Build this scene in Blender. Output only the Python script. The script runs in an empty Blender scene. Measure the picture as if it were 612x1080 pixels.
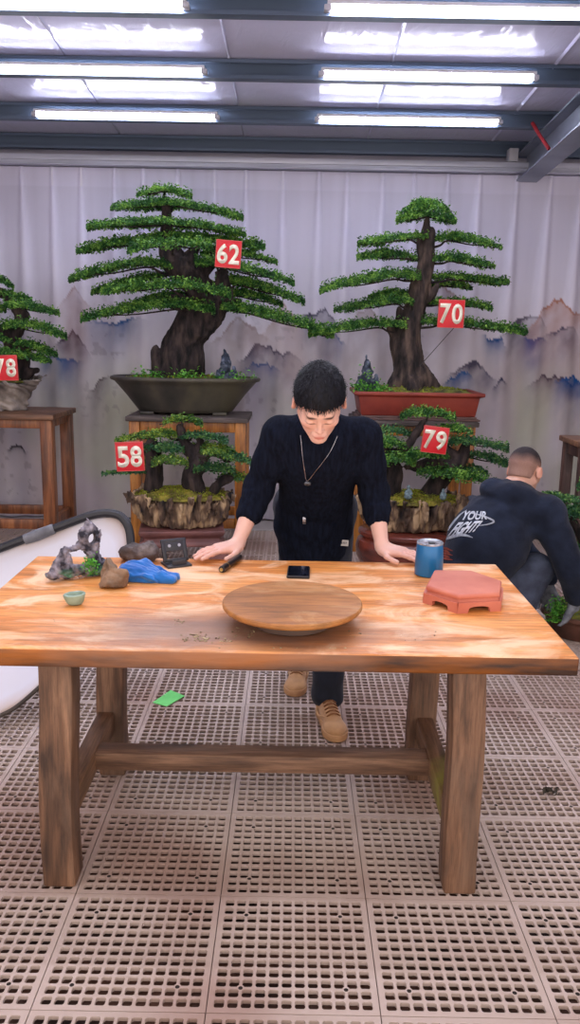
import bpy, bmesh, math, random
import numpy as np
from mathutils import Vector, Matrix, Quaternion
random.seed(7)
SC = bpy.context.scene
C = SC.collection
PI = math.pi
# ------------------------------------------------------------------ camera
H = 1.512; PITCH = math.radians(12.1); FPX = 863.0; ROLL = math.radians(1.03)
cd = bpy.data.cameras.new('camera'); cam = bpy.data.objects.new('camera', cd); C.objects.link(cam)
cam.location = (0, 0, H)
cam.matrix_world = Matrix.Translation((0, 0, H)) @ Matrix.Rotation(PI/2-PITCH, 4, 'X') @ Matrix.Rotation(ROLL, 4, 'Z')
cd.sensor_fit = 'VERTICAL'; cd.sensor_height = 24.0; cd.lens = 24.0*FPX/1080.0
cd.clip_start = 0.05; cd.clip_end = 100
SC.camera = cam
def ray(px, py):
    dx, dy = px-306.0, py-540.0
    c, s = math.cos(ROLL), math.sin(ROLL)
    x, y = (dx*c+dy*s)/FPX, (-dx*s+dy*c)/FPX
    cp, sp = math.cos(PITCH), math.sin(PITCH)
    return Vector((x, cp - y*sp, -sp - y*cp))
def atY(px, py, Y):
    r = ray(px, py); t = Y/r.y
    return Vector((r.x*t, Y, H+r.z*t))
def atZ(px, py, z):
    r = ray(px, py); t = (z-H)/r.z
    return Vector((r.x*t, r.y*t, z))
# ------------------------------------------------------------------ colours / materials
def lin(c):
    return tuple(((v/255.0)/12.92 if v/255.0 <= 0.04045 else ((v/255.0+0.055)/1.055)**2.4) for v in c[:3]) + (1.0,)
MATS = {}
def mat(name, c1, c2=None, scale=6.0, rough=0.6, bump=0.0, bscale=None, metal=0.0, stretch=(1,1,1), detail=5.0, lo=0.35, hi=0.65,
        c3=None, emit=0.0, trans=0.0, sheen=0.0, coat=0.0, spec=0.5, coords='Object', distort=0.0, translucent=0.0):
    if name in MATS: return MATS[name]
    m = bpy.data.materials.new(name); m.use_nodes = True
    nt = m.node_tree; N = nt.nodes; L = nt.links
    b = N['Principled BSDF']; out = N['Material Output']
    tc = N.new('ShaderNodeTexCoord'); mp = N.new('ShaderNodeMapping'); mp.inputs['Scale'].default_value = stretch
    L.new(tc.outputs[coords], mp.inputs['Vector'])
    nz = N.new('ShaderNodeTexNoise'); nz.inputs['Scale'].default_value = scale; nz.inputs['Detail'].default_value = detail
    nz.inputs['Distortion'].default_value = distort
    L.new(mp.outputs['Vector'], nz.inputs['Vector'])
    if c2 is None: c2 = tuple(max(0, v*0.9) for v in c1)
    r = N.new('ShaderNodeValToRGB'); r.color_ramp.elements[0].position = lo; r.color_ramp.elements[1].position = hi
    r.color_ramp.elements[0].color = lin(c2); r.color_ramp.elements[1].color = lin(c1)
    if c3 is not None:
        e = r.color_ramp.elements.new((lo+hi)/2); e.color = lin(c3)
    L.new(nz.outputs['Fac'], r.inputs['Fac']); L.new(r.outputs['Color'], b.inputs['Base Color'])
    b.inputs['Roughness'].default_value = rough; b.inputs['Metallic'].default_value = metal
    b.inputs['Specular IOR Level'].default_value = spec
    if sheen: b.inputs['Sheen Weight'].default_value = sheen
    if coat: b.inputs['Coat Weight'].default_value = coat; b.inputs['Coat Roughness'].default_value = 0.15
    if trans: b.inputs['Transmission Weight'].default_value = trans
    if emit:
        b.inputs['Emission Color'].default_value = lin(c1); b.inputs['Emission Strength'].default_value = emit
    if bump:
        n2 = N.new('ShaderNodeTexNoise'); n2.inputs['Scale'].default_value = bscale or scale*4; n2.inputs['Detail'].default_value = 6
        L.new(mp.outputs['Vector'], n2.inputs['Vector'])
        bp = N.new('ShaderNodeBump'); bp.inputs['Strength'].default_value = bump; bp.inputs['Distance'].default_value = 0.01
        L.new(n2.outputs['Fac'], bp.inputs['Height']); L.new(bp.outputs['Normal'], b.inputs['Normal'])
    if translucent:
        tr = N.new('ShaderNodeBsdfTranslucent'); mx = N.new('ShaderNodeMixShader'); mx.inputs[0].default_value = translucent
        L.new(r.outputs['Color'], tr.inputs['Color']); L.new(b.outputs[0], mx.inputs[1]); L.new(tr.outputs[0], mx.inputs[2])
        L.new(mx.outputs[0], out.inputs['Surface'])
    MATS[name] = m
    return m
def wood(name, light, mid, dark, axis='X', scale=3.0, rough=0.5, coat=0.0, grain=14.0, patch=None, pscale=3.0, plo=0.52, phi=0.62):
    """plank wood: long grain along an axis, with optional worn patches"""
    if name in MATS: return MATS[name]
    st = {'X': (1, grain, grain), 'Y': (grain, 1, grain), 'Z': (grain, grain, 1)}[axis]
    m = mat(name, light, dark, scale=scale, rough=rough, bump=0.25, bscale=scale*3, stretch=st, detail=8, lo=0.3, hi=0.7, c3=mid, coat=coat, distort=0.6)
    # fine pore lines along the grain, part of the timber's own colour
    nt = m.node_tree; N = nt.nodes; L = nt.links; b = N['Principled BSDF']; tc = [n for n in N if n.type == 'TEX_COORD'][0]
    mp3 = N.new('ShaderNodeMapping'); mp3.inputs['Scale'].default_value = tuple(2.0 if s == 1 else s*5 for s in st); L.new(tc.outputs['Object'], mp3.inputs['Vector'])
    nf = N.new('ShaderNodeTexNoise'); nf.inputs['Scale'].default_value = scale*1.6; nf.inputs['Detail'].default_value = 6; nf.inputs['Roughness'].default_value = .7; L.new(mp3.outputs[0], nf.inputs['Vector'])
    mrf = N.new('ShaderNodeMapRange'); mrf.inputs['From Min'].default_value = .36; mrf.inputs['From Max'].default_value = .56; mrf.inputs['To Min'].default_value = .62; mrf.inputs['To Max'].default_value = 1.05; L.new(nf.outputs['Fac'], mrf.inputs['Value'])
    vs = N.new('ShaderNodeVectorMath'); vs.operation = 'SCALE'; L.new([n for n in N if n.type == 'VALTORGB'][0].outputs['Color'], vs.inputs[0]); L.new(mrf.outputs[0], vs.inputs['Scale']); L.new(vs.outputs[0], b.inputs['Base Color'])
    if patch:
        nt = m.node_tree; N = nt.nodes; L = nt.links; b = N['Principled BSDF']
        ramp = [n for n in N if n.type == 'VALTORGB'][0]; tc = [n for n in N if n.type == 'TEX_COORD'][0]
        mp2 = N.new('ShaderNodeMapping'); mp2.inputs['Scale'].default_value = tuple(1 if s == 1 else 2.0 for s in st)
        L.new(tc.outputs['Object'], mp2.inputs['Vector'])
        nz = N.new('ShaderNodeTexNoise'); nz.inputs['Scale'].default_value = pscale; nz.inputs['Detail'].default_value = 9; nz.inputs['Roughness'].default_value = 0.65
        nz.inputs['Distortion'].default_value = 0.8
        L.new(mp2.outputs[0], nz.inputs['Vector'])
        r2 = N.new('ShaderNodeValToRGB'); r2.color_ramp.elements[0].position = plo; r2.color_ramp.elements[1].position = phi
        L.new(nz.outputs['Fac'], r2.inputs['Fac'])
        mx = N.new('ShaderNodeMix'); mx.data_type = 'RGBA'
        L.new(r2.outputs['Color'], mx.inputs['Factor']); L.new(vs.outputs[0], mx.inputs['A']); mx.inputs['B'].default_value = lin(patch)
        L.new(mx.outputs['Result'], b.inputs['Base Color'])
    return m
def attr_mat(name, rough=0.7, bump=0.0, bscale=80.0, translucent=0.0, spec=0.4, var=0.12, vscale=30.0, sheen=0.0, metal=0.0, coat=0.0):
    """surface whose own colour varies over it (print, skin, glaze): colour attribute 'tint' broken up with noise"""
    m = bpy.data.materials.new(name); m.use_nodes = True
    nt = m.node_tree; N = nt.nodes; L = nt.links; b = N['Principled BSDF']; out = N['Material Output']
    at = N.new('ShaderNodeAttribute'); at.attribute_name = 'tint'
    tc = N.new('ShaderNodeTexCoord'); nz = N.new('ShaderNodeTexNoise'); nz.inputs['Scale'].default_value = vscale; nz.inputs['Detail'].default_value = 4
    L.new(tc.outputs['Object'], nz.inputs['Vector'])
    mr = N.new('ShaderNodeMapRange'); mr.inputs['To Min'].default_value = 1-var; mr.inputs['To Max'].default_value = 1+var
    L.new(nz.outputs['Fac'], mr.inputs['Value'])
    vm = N.new('ShaderNodeVectorMath'); vm.operation = 'SCALE'
    L.new(at.outputs['Color'], vm.inputs[0]); L.new(mr.outputs[0], vm.inputs['Scale']); L.new(vm.outputs[0], b.inputs['Base Color'])
    b.inputs['Roughness'].default_value = rough; b.inputs['Specular IOR Level'].default_value = spec; b.inputs['Metallic'].default_value = metal
    if sheen: b.inputs['Sheen Weight'].default_value = sheen
    if coat: b.inputs['Coat Weight'].default_value = coat
    if bump:
        n2 = N.new('ShaderNodeTexNoise'); n2.inputs['Scale'].default_value = bscale; n2.inputs['Detail'].default_value = 5
        L.new(tc.outputs['Object'], n2.inputs['Vector'])
        bp = N.new('ShaderNodeBump'); bp.inputs['Strength'].default_value = bump; bp.inputs['Distance'].default_value = 0.005
        L.new(n2.outputs['Fac'], bp.inputs['Height']); L.new(bp.outputs['Normal'], b.inputs['Normal'])
    if translucent:
        tr = N.new('ShaderNodeBsdfTranslucent'); mx = N.new('ShaderNodeMixShader'); mx.inputs[0].default_value = translucent
        L.new(vm.outputs[0], tr.inputs['Color']); L.new(b.outputs[0], mx.inputs[1]); L.new(tr.outputs[0], mx.inputs[2]); L.new(mx.outputs[0], out.inputs['Surface'])
    MATS[name] = m
    return m
# ------------------------------------------------------------------ objects
def thing(name, label, cat, loc=(0,0,0), rz=0.0, group=None):
    o = bpy.data.objects.new(name, None); C.objects.link(o); o.location = loc; o.rotation_euler = (0,0,rz)
    o.empty_display_size = 0.1
    o['label'] = label; o['category'] = cat
    if group: o['group'] = group
    return o
def tag(o, label, cat, group=None, kind=None):
    o['label'] = label; o['category'] = cat
    if group: o['group'] = group
    if kind: o['kind'] = kind
    return o
def link_mesh(name, me, m, parent=None, loc=(0,0,0), rz=0.0, smooth=None):
    o = bpy.data.objects.new(name, me); C.objects.link(o)
    if m is not None: me.materials.append(m)
    o.location = loc; o.rotation_euler = (0,0,rz)
    if parent is not None: o.parent = parent
    if smooth == 'all':
        me.polygons.foreach_set('use_smooth', [True]*len(me.polygons))
    elif smooth is not None:
        me.polygons.foreach_set('use_smooth', [True]*len(me.polygons))
        bm = bmesh.new(); bm.from_mesh(me)
        a = math.radians(smooth)
        for e in bm.edges:
            if len(e.link_faces) == 2 and e.calc_face_angle(0) > a: e.smooth = False
        bm.to_mesh(me); bm.free()
    return o
def ob(name, bm, m, parent=None, loc=(0,0,0), rz=0.0, smooth=35):
    me = bpy.data.meshes.new(name); bm.to_mesh(me); bm.free()
    return link_mesh(name, me, m, parent, loc, rz, smooth)
def struct(name, bm, m, **k):
    o = ob(name, bm, m, **k); o['kind'] = 'structure'; return o
def np_mesh(name, V, F):
    """V (n,3), F (m,4) or (m,3) arrays"""
    me = bpy.data.meshes.new(name); V = np.asarray(V, np.float32); F = np.asarray(F, np.int32)
    n, k = F.shape
    me.vertices.add(len(V)); me.vertices.foreach_set('co', V.ravel())
    me.loops.add(n*k); me.loops.foreach_set('vertex_index', F.ravel())
    me.polygons.add(n); me.polygons.foreach_set('loop_start', np.arange(0, n*k, k, dtype=np.int32))
    me.update(calc_edges=True)
    return me
def tint(me, cols):
    a = me.color_attributes.new('tint', 'FLOAT_COLOR', 'POINT')
    cols = np.asarray(cols, np.float32)
    if cols.shape[1] == 3: cols = np.concatenate([cols, np.ones((len(cols),1), np.float32)], 1)
    a.data.foreach_set('color', cols.ravel())
NB = bmesh.new
def box(bm, x0, x1, y0, y1, z0, z1, bev=0.0, seg=2):
    b2 = bmesh.new()
    bmesh.ops.create_cube(b2, size=1.0, matrix=Matrix.Translation(((x0+x1)/2,(y0+y1)/2,(z0+z1)/2)) @ Matrix.Diagonal((abs(x1-x0),abs(y1-y0),abs(z1-z0),1)))
    if bev: bmesh.ops.bevel(b2, geom=list(b2.edges), offset=bev, segments=seg, profile=0.5, affect='EDGES')
    me = bpy.data.meshes.new('t'); b2.to_mesh(me); b2.free(); bm.from_mesh(me); bpy.data.meshes.remove(me)
def xbox(bm, mtx, sx, sy, sz, bev=0.0, seg=2):
    b2 = bmesh.new()
    bmesh.ops.create_cube(b2, size=1.0, matrix=Matrix.Diagonal((sx, sy, sz, 1)))
    if bev: bmesh.ops.bevel(b2, geom=list(b2.edges), offset=bev, segments=seg, profile=0.5, affect='EDGES')
    b2.transform(mtx)
    me = bpy.data.meshes.new('t'); b2.to_mesh(me); b2.free(); bm.from_mesh(me); bpy.data.meshes.remove(me)
def lathe(bm, prof, seg=48, sx=1.0, sy=1.0, cx=0, cy=0, closed=True):
    """prof = [(r,z)...]; r==0 gives a pole"""
    rings = []
    for r, z in prof:
        if r <= 1e-6: rings.append([bm.verts.new((cx, cy, z))])
        else: rings.append([bm.verts.new((cx+r*sx*math.cos(2*PI*i/seg), cy+r*sy*math.sin(2*PI*i/seg), z)) for i in range(seg)])
    for a, b in zip(rings, rings[1:]):
        for i in range(seg):
            j = (i+1) % seg
            if len(a) == 1 and len(b) == 1: continue
            if len(a) == 1: bm.faces.new((a[0], b[j], b[i]))
            elif len(b) == 1: bm.faces.new((a[i], a[j], b[0]))
            else: bm.faces.new((a[i], a[j], b[j], b[i]))
    bmesh.ops.recalc_face_normals(bm, faces=bm.faces[:])
def tube(bm, pts, rad, seg=8, cap=True):
    """swept tube along pts with per-point radius"""
    pts = [Vector(p) for p in pts]; n = len(pts)
    if not hasattr(rad, '__len__'): rad = [rad]*n
    rings = []; up = None
    for i, p in enumerate(pts):
        t = (pts[min(i+1, n-1)]-pts[max(i-1, 0)]).normalized()
        if up is None:
            up = Vector((0,0,1)) if abs(t.z) < 0.9 else Vector((1,0,0))
        s = t.cross(up)
        if s.length < 1e-4: s = t.cross(Vector((0,1,0)))
        s.normalize(); u = s.cross(t).normalized(); up = u
        rings.append([bm.verts.new(p + (s*math.cos(2*PI*k/seg)+u*math.sin(2*PI*k/seg))*rad[i]) for k in range(seg)])
    for a, b in zip(rings, rings[1:]):
        for k in range(seg):
            j = (k+1) % seg; bm.faces.new((a[k], a[j], b[j], b[k]))
    if cap:
        bm.faces.new(rings[0][::-1]); bm.faces.new(rings[-1])
def smoothpts(pts, n=6):
    """Catmull-Rom through points (any dimension)"""
    P = [np.array(p, float) for p in pts]; P = [2*P[0]-P[1]] + P + [2*P[-1]-P[-2]]
    out = []
    for i in range(1, len(P)-2):
        for k in range(n):
            t = k/n
            out.append(0.5*((2*P[i]) + (-P[i-1]+P[i+1])*t + (2*P[i-1]-5*P[i]+4*P[i+1]-P[i+2])*t*t + (-P[i-1]+3*P[i]-3*P[i+1]+P[i+2])*t**3))
    out.append(P[-2]); return out
def prism(bm, poly, z0, z1, bev=0.0):
    a = [bm.verts.new((x, y, z0)) for x, y in poly]; b = [bm.verts.new((x, y, z1)) for x, y in poly]
    n = len(poly); fs = [bm.faces.new(a[::-1]), bm.faces.new(b)]
    for i in range(n): j = (i+1) % n; fs.append(bm.faces.new((a[i], a[j], b[j], b[i])))
    bmesh.ops.recalc_face_normals(bm, faces=fs)
    if bev:
        es = {e for f in fs for e in f.edges}
        bmesh.ops.bevel(bm, geom=list(es), offset=bev, segments=2, profile=0.5, affect='EDGES')
# ------------------------------------------------------------------ numpy value noise
def _h(i, j, k, s):
    n = (i*73856093) ^ (j*19349663) ^ (k*83492791) ^ (s*2654435)
    n = (n ^ (n >> 13)) * 1274126177 & 0x7fffffff
    return ((n ^ (n >> 16)) & 0xffff)/65535.0
def vnoise(x, y, z, seed=0):
    xi, yi, zi = np.floor(x).astype(np.int64), np.floor(y).astype(np.int64), np.floor(z).astype(np.int64)
    fx, fy, fz = x-xi, y-yi, z-zi
    fx, fy, fz = fx*fx*(3-2*fx), fy*fy*(3-2*fy), fz*fz*(3-2*fz)
    r = 0
    for a in (0,1):
        for b in (0,1):
            for c in (0,1):
                w = (fx if a else 1-fx)*(fy if b else 1-fy)*(fz if c else 1-fz)
                r = r + w*_h(xi+a, yi+b, zi+c, seed)
    return r*2-1
def fbm(x, y, z, seed=0, o=3):
    r = 0; a = 1.0; t = 0
    for i in range(o):
        r = r + a*vnoise(x*2**i, y*2**i, z*2**i, seed+i); t += a; a *= 0.5
    return r/t
# ------------------------------------------------------------------ implicit surfaces -> one closed mesh
class Field:
    def __init__(s, lo, hi, h):
        s.lo = np.array(lo, np.float32); s.h = h
        s.n = np.ceil((np.array(hi)-np.array(lo))/h).astype(int)+1
        s.f = np.full(s.n, 0.3, np.float32)
        s.ax = [s.lo[i]+h*np.arange(s.n[i], dtype=np.float32) for i in range(3)]
    def sub(s, lo, hi):
        a = np.clip(np.floor((np.array(lo)-s.lo)/s.h).astype(int), 0, s.n); b = np.clip(np.ceil((np.array(hi)-s.lo)/s.h).astype(int)+1, 0, s.n)
        sl = tuple(slice(a[i], b[i]) for i in range(3))
        X = s.ax[0][sl[0]][:,None,None]; Y = s.ax[1][sl[1]][None,:,None]; Z = s.ax[2][sl[2]][None,None,:]
        return sl, X, Y, Z
    def comb(s, sl, d, k, op):
        f = s.f[sl]
        if f.size == 0: return
        if op == 'u':
            if k > 0:
                hh = np.maximum(k-np.abs(f-d), 0)/k; s.f[sl] = np.minimum(f, d)-hh*hh*k*0.25
            else: s.f[sl] = np.minimum(f, d)
        elif op == 's':
            d = -d; hh = np.maximum(k-np.abs(f-d), 0)/max(k, 1e-6); s.f[sl] = np.maximum(f, d)+hh*hh*k*0.25
        elif op == 'i':
            hh = np.maximum(k-np.abs(f-d), 0)/max(k, 1e-6); s.f[sl] = np.maximum(f, d)+hh*hh*k*0.25
    def cone(s, a, b, ra, rb, k=0.02, op='u'):
        a = np.array(a, np.float32); b = np.array(b, np.float32); m = max(ra, rb)+0.06+k
        sl, X, Y, Z = s.sub(np.minimum(a,b)-m, np.maximum(a,b)+m)
        d = b-a; L2 = max(float(d@d), 1e-9)
        t = np.clip(((X-a[0])*d[0]+(Y-a[1])*d[1]+(Z-a[2])*d[2])/L2, 0, 1)
        q = np.sqrt((X-a[0]-t*d[0])**2+(Y-a[1]-t*d[1])**2+(Z-a[2]-t*d[2])**2)-(ra+(rb-ra)*t)
        s.comb(sl, q, k, op)
    def chain(s, pts, rs, k=0.02):
        for (a, b, ra, rb) in zip(pts, pts[1:], rs, rs[1:]): s.cone(a, b, ra, rb, k)
    def ell(s, c, r, k=0.02, R=None, op='u'):
        """ellipsoid; R = 3x3 rows = local axes"""
        c = np.array(c, np.float32); r = np.array(r, np.float32); m = float(r.max())+0.06+k
        sl, X, Y, Z = s.sub(c-m, c+m); X = X-c[0]; Y = Y-c[1]; Z = Z-c[2]
        if R is None: x, y, z = X, Y, Z
        else:
            R = np.array(R, np.float32)
            x = R[0,0]*X+R[0,1]*Y+R[0,2]*Z; y = R[1,0]*X+R[1,1]*Y+R[1,2]*Z; z = R[2,0]*X+R[2,1]*Y+R[2,2]*Z
        k0 = np.sqrt((x/r[0])**2+(y/r[1])**2+(z/r[2])**2); k1 = np.sqrt((x/r[0]**2)**2+(y/r[1]**2)**2+(z/r[2]**2)**2)
        s.comb(sl, k0*(k0-1)/np.maximum(k1, 1e-6), k, op)
    def rbox(s, c, hs, rr, k=0.01, R=None, op='u'):
        c = np.array(c, np.float32); hs = np.array(hs, np.float32); m = float(np.linalg.norm(hs))+0.05
        sl, X, Y, Z = s.sub(c-m, c+m); X = X-c[0]; Y = Y-c[1]; Z = Z-c[2]
        if R is None: R = np.eye(3)
        x = R[0][0]*X+R[0][1]*Y+R[0][2]*Z; y = R[1][0]*X+R[1][1]*Y+R[1][2]*Z; z = R[2][0]*X+R[2][1]*Y+R[2][2]*Z
        x, y, z = np.abs(x)-hs[0]+rr, np.abs(y)-hs[1]+rr, np.abs(z)-hs[2]+rr
        q = np.sqrt(np.maximum(x,0)**2+np.maximum(y,0)**2+np.maximum(z,0)**2)+np.minimum(np.maximum(x, np.maximum(y,z)), 0)-rr
        s.comb(sl, q, k, op)
    def half(s, p, n, k=0.0, op='i'):
        """keep the side the normal points away from"""
        n = np.array(n, float); n = n/np.linalg.norm(n)
        d = (s.ax[0][:,None,None]-p[0])*n[0]+(s.ax[1][None,:,None]-p[1])*n[1]+(s.ax[2][None,None,:]-p[2])*n[2]
        s.comb((slice(None),)*3, d.astype(np.float32), max(k, 1e-5), op)
    def disp(s, fn):
        """add fn(X,Y,Z) near the surface only"""
        idx = np.nonzero(np.abs(s.f) < 3.5*s.h+0.02)
        s.f[idx] += fn(s.ax[0][idx[0]], s.ax[1][idx[1]], s.ax[2][idx[2]]).astype(np.float32)
    def mesh(s, name):
        f = s.f
        f[0] = np.abs(f[0])+1e-3; f[-1] = np.abs(f[-1])+1e-3; f[:,0] = np.abs(f[:,0])+1e-3; f[:,-1] = np.abs(f[:,-1])+1e-3; f[:,:,0] = np.abs(f[:,:,0])+1e-3; f[:,:,-1] = np.abs(f[:,:,-1])+1e-3
        S = f < 0
        cnt = np.zeros(np.array(S.shape)-1, np.int8)
        for a in (0,1):
            for b in (0,1):
                for c in (0,1):
                    cnt += S[a:a+cnt.shape[0], b:b+cnt.shape[1], c:c+cnt.shape[2]]
        ci = np.array(np.nonzero((cnt > 0) & (cnt < 8))).T
        idx = np.full(cnt.shape, -1, np.int32); idx[ci[:,0], ci[:,1], ci[:,2]] = np.arange(len(ci))
        acc = np.zeros((len(ci), 3)); num = np.zeros(len(ci))
        cor = [(a,b,c) for a in (0,1) for b in (0,1) for c in (0,1)]
        val = {c: f[ci[:,0]+c[0], ci[:,1]+c[1], ci[:,2]+c[2]].astype(float) for c in cor}
        for c in cor:
            for ax in range(3):
                if c[ax] == 0:
                    e = list(c); e[ax] = 1; e = tuple(e)
                    v0, v1 = val[c], val[e]; m = (v0 < 0) != (v1 < 0)
                    t = np.where(m, v0/np.where(m, v0-v1, 1), 0)
                    p = np.array(c, float)[None,:].repeat(len(ci), 0); p[:,ax] = t
                    acc[m] += p[m]; num[m] += 1
        V = s.lo + s.h*(ci+acc/np.maximum(num,1)[:,None])
        F = []
        for ax in range(3):
            b, c = (ax+1) % 3, (ax+2) % 3
            A = [slice(None)]*3; B = [slice(None)]*3; A[ax] = slice(0,-1); B[ax] = slice(1,None)
            S0, S1 = S[tuple(A)], S[tuple(B)]
            e = np.array(np.nonzero(S0 != S1)).T
            e = e[(e[:,b] > 0) & (e[:,c] > 0) & (e[:,b] < S.shape[b]-1) & (e[:,c] < S.shape[c]-1)]
            fl = S0[e[:,0], e[:,1], e[:,2]]
            def g(db, dc):
                q = e.copy(); q[:,b] += db; q[:,c] += dc; return idx[q[:,0], q[:,1], q[:,2]]
            q = np.stack([g(-1,-1), g(0,-1), g(0,0), g(-1,0)], 1)
            q[~fl] = q[~fl][:, ::-1]; F.append(q)
        F = np.concatenate(F); F = F[(F >= 0).all(1)]
        return np_mesh(name, V, F), V
# ================================================================== ROOM
WALL_Y = 6.9; CUR_Y = 6.7
plastic = mat('floor_grating_plastic', (200,182,172), (166,140,128), scale=1.3, rough=0.62, bump=0.12, bscale=60, detail=8, lo=0.38, hi=0.66, c3=(192,174,163))
def make_floor():
    t, pitch, hw = 0.4, 0.0313, 0.0119
    V = []; F = []; M = []
    def v(x, y, z): V.append((x, y, z)); return len(V)-1
    off = (t-12*pitch)/2; c = 0.0035; dz = -0.011
    for i in range(12):
        for j in range(12):
            cx, cy = off+(i+.5)*pitch, off+(j+.5)*pitch; p = pitch/2
            O = [v(cx-p,cy-p,0), v(cx+p,cy-p,0), v(cx+p,cy+p,0), v(cx-p,cy+p,0)]
            I = [(-hw+c,-hw),(hw-c,-hw),(hw,-hw+c),(hw,hw-c),(hw-c,hw),(-hw+c,hw),(-hw,hw-c),(-hw,-hw+c)]
            A = [v(cx+x, cy+y, 0) for x, y in I]; B = [v(cx+x*1.03, cy+y*1.03, dz) for x, y in I]
            F += [(O[0],O[1],A[1],A[0]), (O[1],O[2],A[3],A[2]), (O[2],O[3],A[5],A[4]), (O[3],O[0],A[7],A[6])]
            F += [(O[1],A[2],A[1]), (O[2],A[4],A[3]), (O[3],A[6],A[5]), (O[0],A[0],A[7])]
            for k in range(8): F.append((A[k], A[(k+1)%8], B[(k+1)%8], B[k]))
    e = 0.0012; zz = -0.0
    a0, a1 = off, t-off
    def q(x0, x1, y0, y1): F.append((v(x0,y0,0), v(x1,y0,0), v(x1,y1,0), v(x0,y1,0)))
    q(e, a0, e, t-e); q(a1, t-e, e, t-e); q(a0, a1, e, a0); q(a0, a1, a1, t-e)
    P = [(e,e),(t-e,e),(t-e,t-e),(e,t-e)]
    for k in range(4):
        x0,y0 = P[k]; x1,y1 = P[(k+1)%4]; F.append((v(x0,y0,0), v(x0,y0,dz), v(x1,y1,dz), v(x1,y1,0)))
    nb = len(F)
    for i, j in ((2,2),(10,2),(2,10),(10,10)):                      # screw holes on bar crossings: surface rings, dark disc painted for the shade inside
        cx, cy = off+i*pitch, off+j*pitch
        R1 = [v(cx+0.0095*math.cos(k*PI/6), cy+0.0095*math.sin(k*PI/6), 0.0004) for k in range(12)]
        R2 = [v(cx+0.0058*math.cos(k*PI/6), cy+0.0058*math.sin(k*PI/6), 0.0004) for k in range(12)]
        R3 = [v(cx+0.0056*math.cos(k*PI/6), cy+0.0056*math.sin(k*PI/6), 0.00015) for k in range(12)]
        for k in range(12):
            l = (k+1) % 12; F.append((R1[k], R1[l], R2[l], R2[k])); F.append((R2[k], R2[l], R3[l], R3[k]))
        F.append(tuple(R3))
    me = bpy.data.meshes.new('floor'); me.from_pydata(V, [], F); me.update()
    o = link_mesh('floor', me, plastic); me.materials.append(mat('floor_hole_shade', (40,32,28), rough=0.9))
    for p in me.polygons:
        if len(p.vertices) == 12: p.material_index = 1
    o.location = (-0.172-0.4*9, 1.585-0.4*3, 0)
    for n, ax, cnt in (('columns', 0, 19), ('rows', 1, 16)):
        a = o.modifiers.new(n, 'ARRAY'); a.use_relative_offset = False; a.use_constant_offset = True
        d = [0,0,0]; d[ax] = 0.4; a.constant_offset_displace = d; a.count = cnt
    o['kind'] = 'structure'
    bm = NB(); box(bm, -4.2, 4.2, 0.2, 7.0, -0.12, -0.075)
    struct('trim_1', bm, mat('dirt_under_grating', (112,80,64), (44,32,28), scale=5, rough=0.95, bump=0.4, bscale=30))
make_floor()
pale = mat('painted_wall', (206,204,214), (190,188,200), scale=2, rough=0.7)
bm = NB(); box(bm, -4.2, 4.2, WALL_Y, WALL_Y+0.1, 0, 3.1); struct('wall_back', bm, pale)
bm = NB(); box(bm, -4.3, -4.2, 0.2, WALL_Y+0.1, 0, 3.4); struct('wall_left', bm, pale)
bm = NB(); box(bm, 4.2, 4.3, 0.2, WALL_Y+0.1, 0, 3.4); struct('wall_right', bm, pale)
bm = NB(); box(bm, -4.1, 4.1, 6.33, 6.88, -0.07, 0.006, 0.002)
struct('baseboard_back', bm, mat('concrete_strip', (200,196,196), (170,164,160), scale=3, rough=0.8))
# roof: wrinkled foil sheet that rises a little toward the camera, over steel purlins
def roofz(y): return 3.005+(6.7-y)*0.055
FOIL = bpy.data.materials.new('roof_foil'); FOIL.use_nodes = True
def foil():
    nt = FOIL.node_tree; N = nt.nodes; L = nt.links; b = N['Principled BSDF']
    b.inputs['Base Color'].default_value = lin((208,208,234)); b.inputs['Metallic'].default_value = 0.0; b.inputs['Specular IOR Level'].default_value = 0.13; b.inputs['Roughness'].default_value = 0.12
    tc = N.new('ShaderNodeTexCoord')
    w = N.new('ShaderNodeTexNoise'); w.inputs['Scale'].default_value = 8; w.inputs['Detail'].default_value = 5; w.inputs['Distortion'].default_value = 1.2
    mp = N.new('ShaderNodeMapping'); mp.inputs['Scale'].default_value = (1.6, 0.5, 1); L.new(tc.outputs['Object'], mp.inputs[0]); L.new(mp.outputs[0], w.inputs['Vector'])
    n2 = N.new('ShaderNodeTexVoronoi'); n2.feature = 'DISTANCE_TO_EDGE'; n2.inputs['Scale'].default_value = 3.2; L.new(mp.outputs[0], n2.inputs['Vector'])
    ad = N.new('ShaderNodeMath'); ad.operation = 'MULTIPLY_ADD'; L.new(n2.outputs['Distance'], ad.inputs[0]); ad.inputs[1].default_value = 0.5; L.new(w.outputs['Fac'], ad.inputs[2])
    bp = N.new('ShaderNodeBump'); bp.inputs['Strength'].default_value = 0.26; bp.inputs['Distance'].default_value = 0.02
    L.new(ad.outputs[0], bp.inputs['Height']); L.new(bp.outputs['Normal'], b.inputs['Normal'])
foil()
bm = NB()
ys = [0.2+0.1*i for i in range(69)]; xs = [-4.3+0.86*i for i in range(11)]
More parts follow.
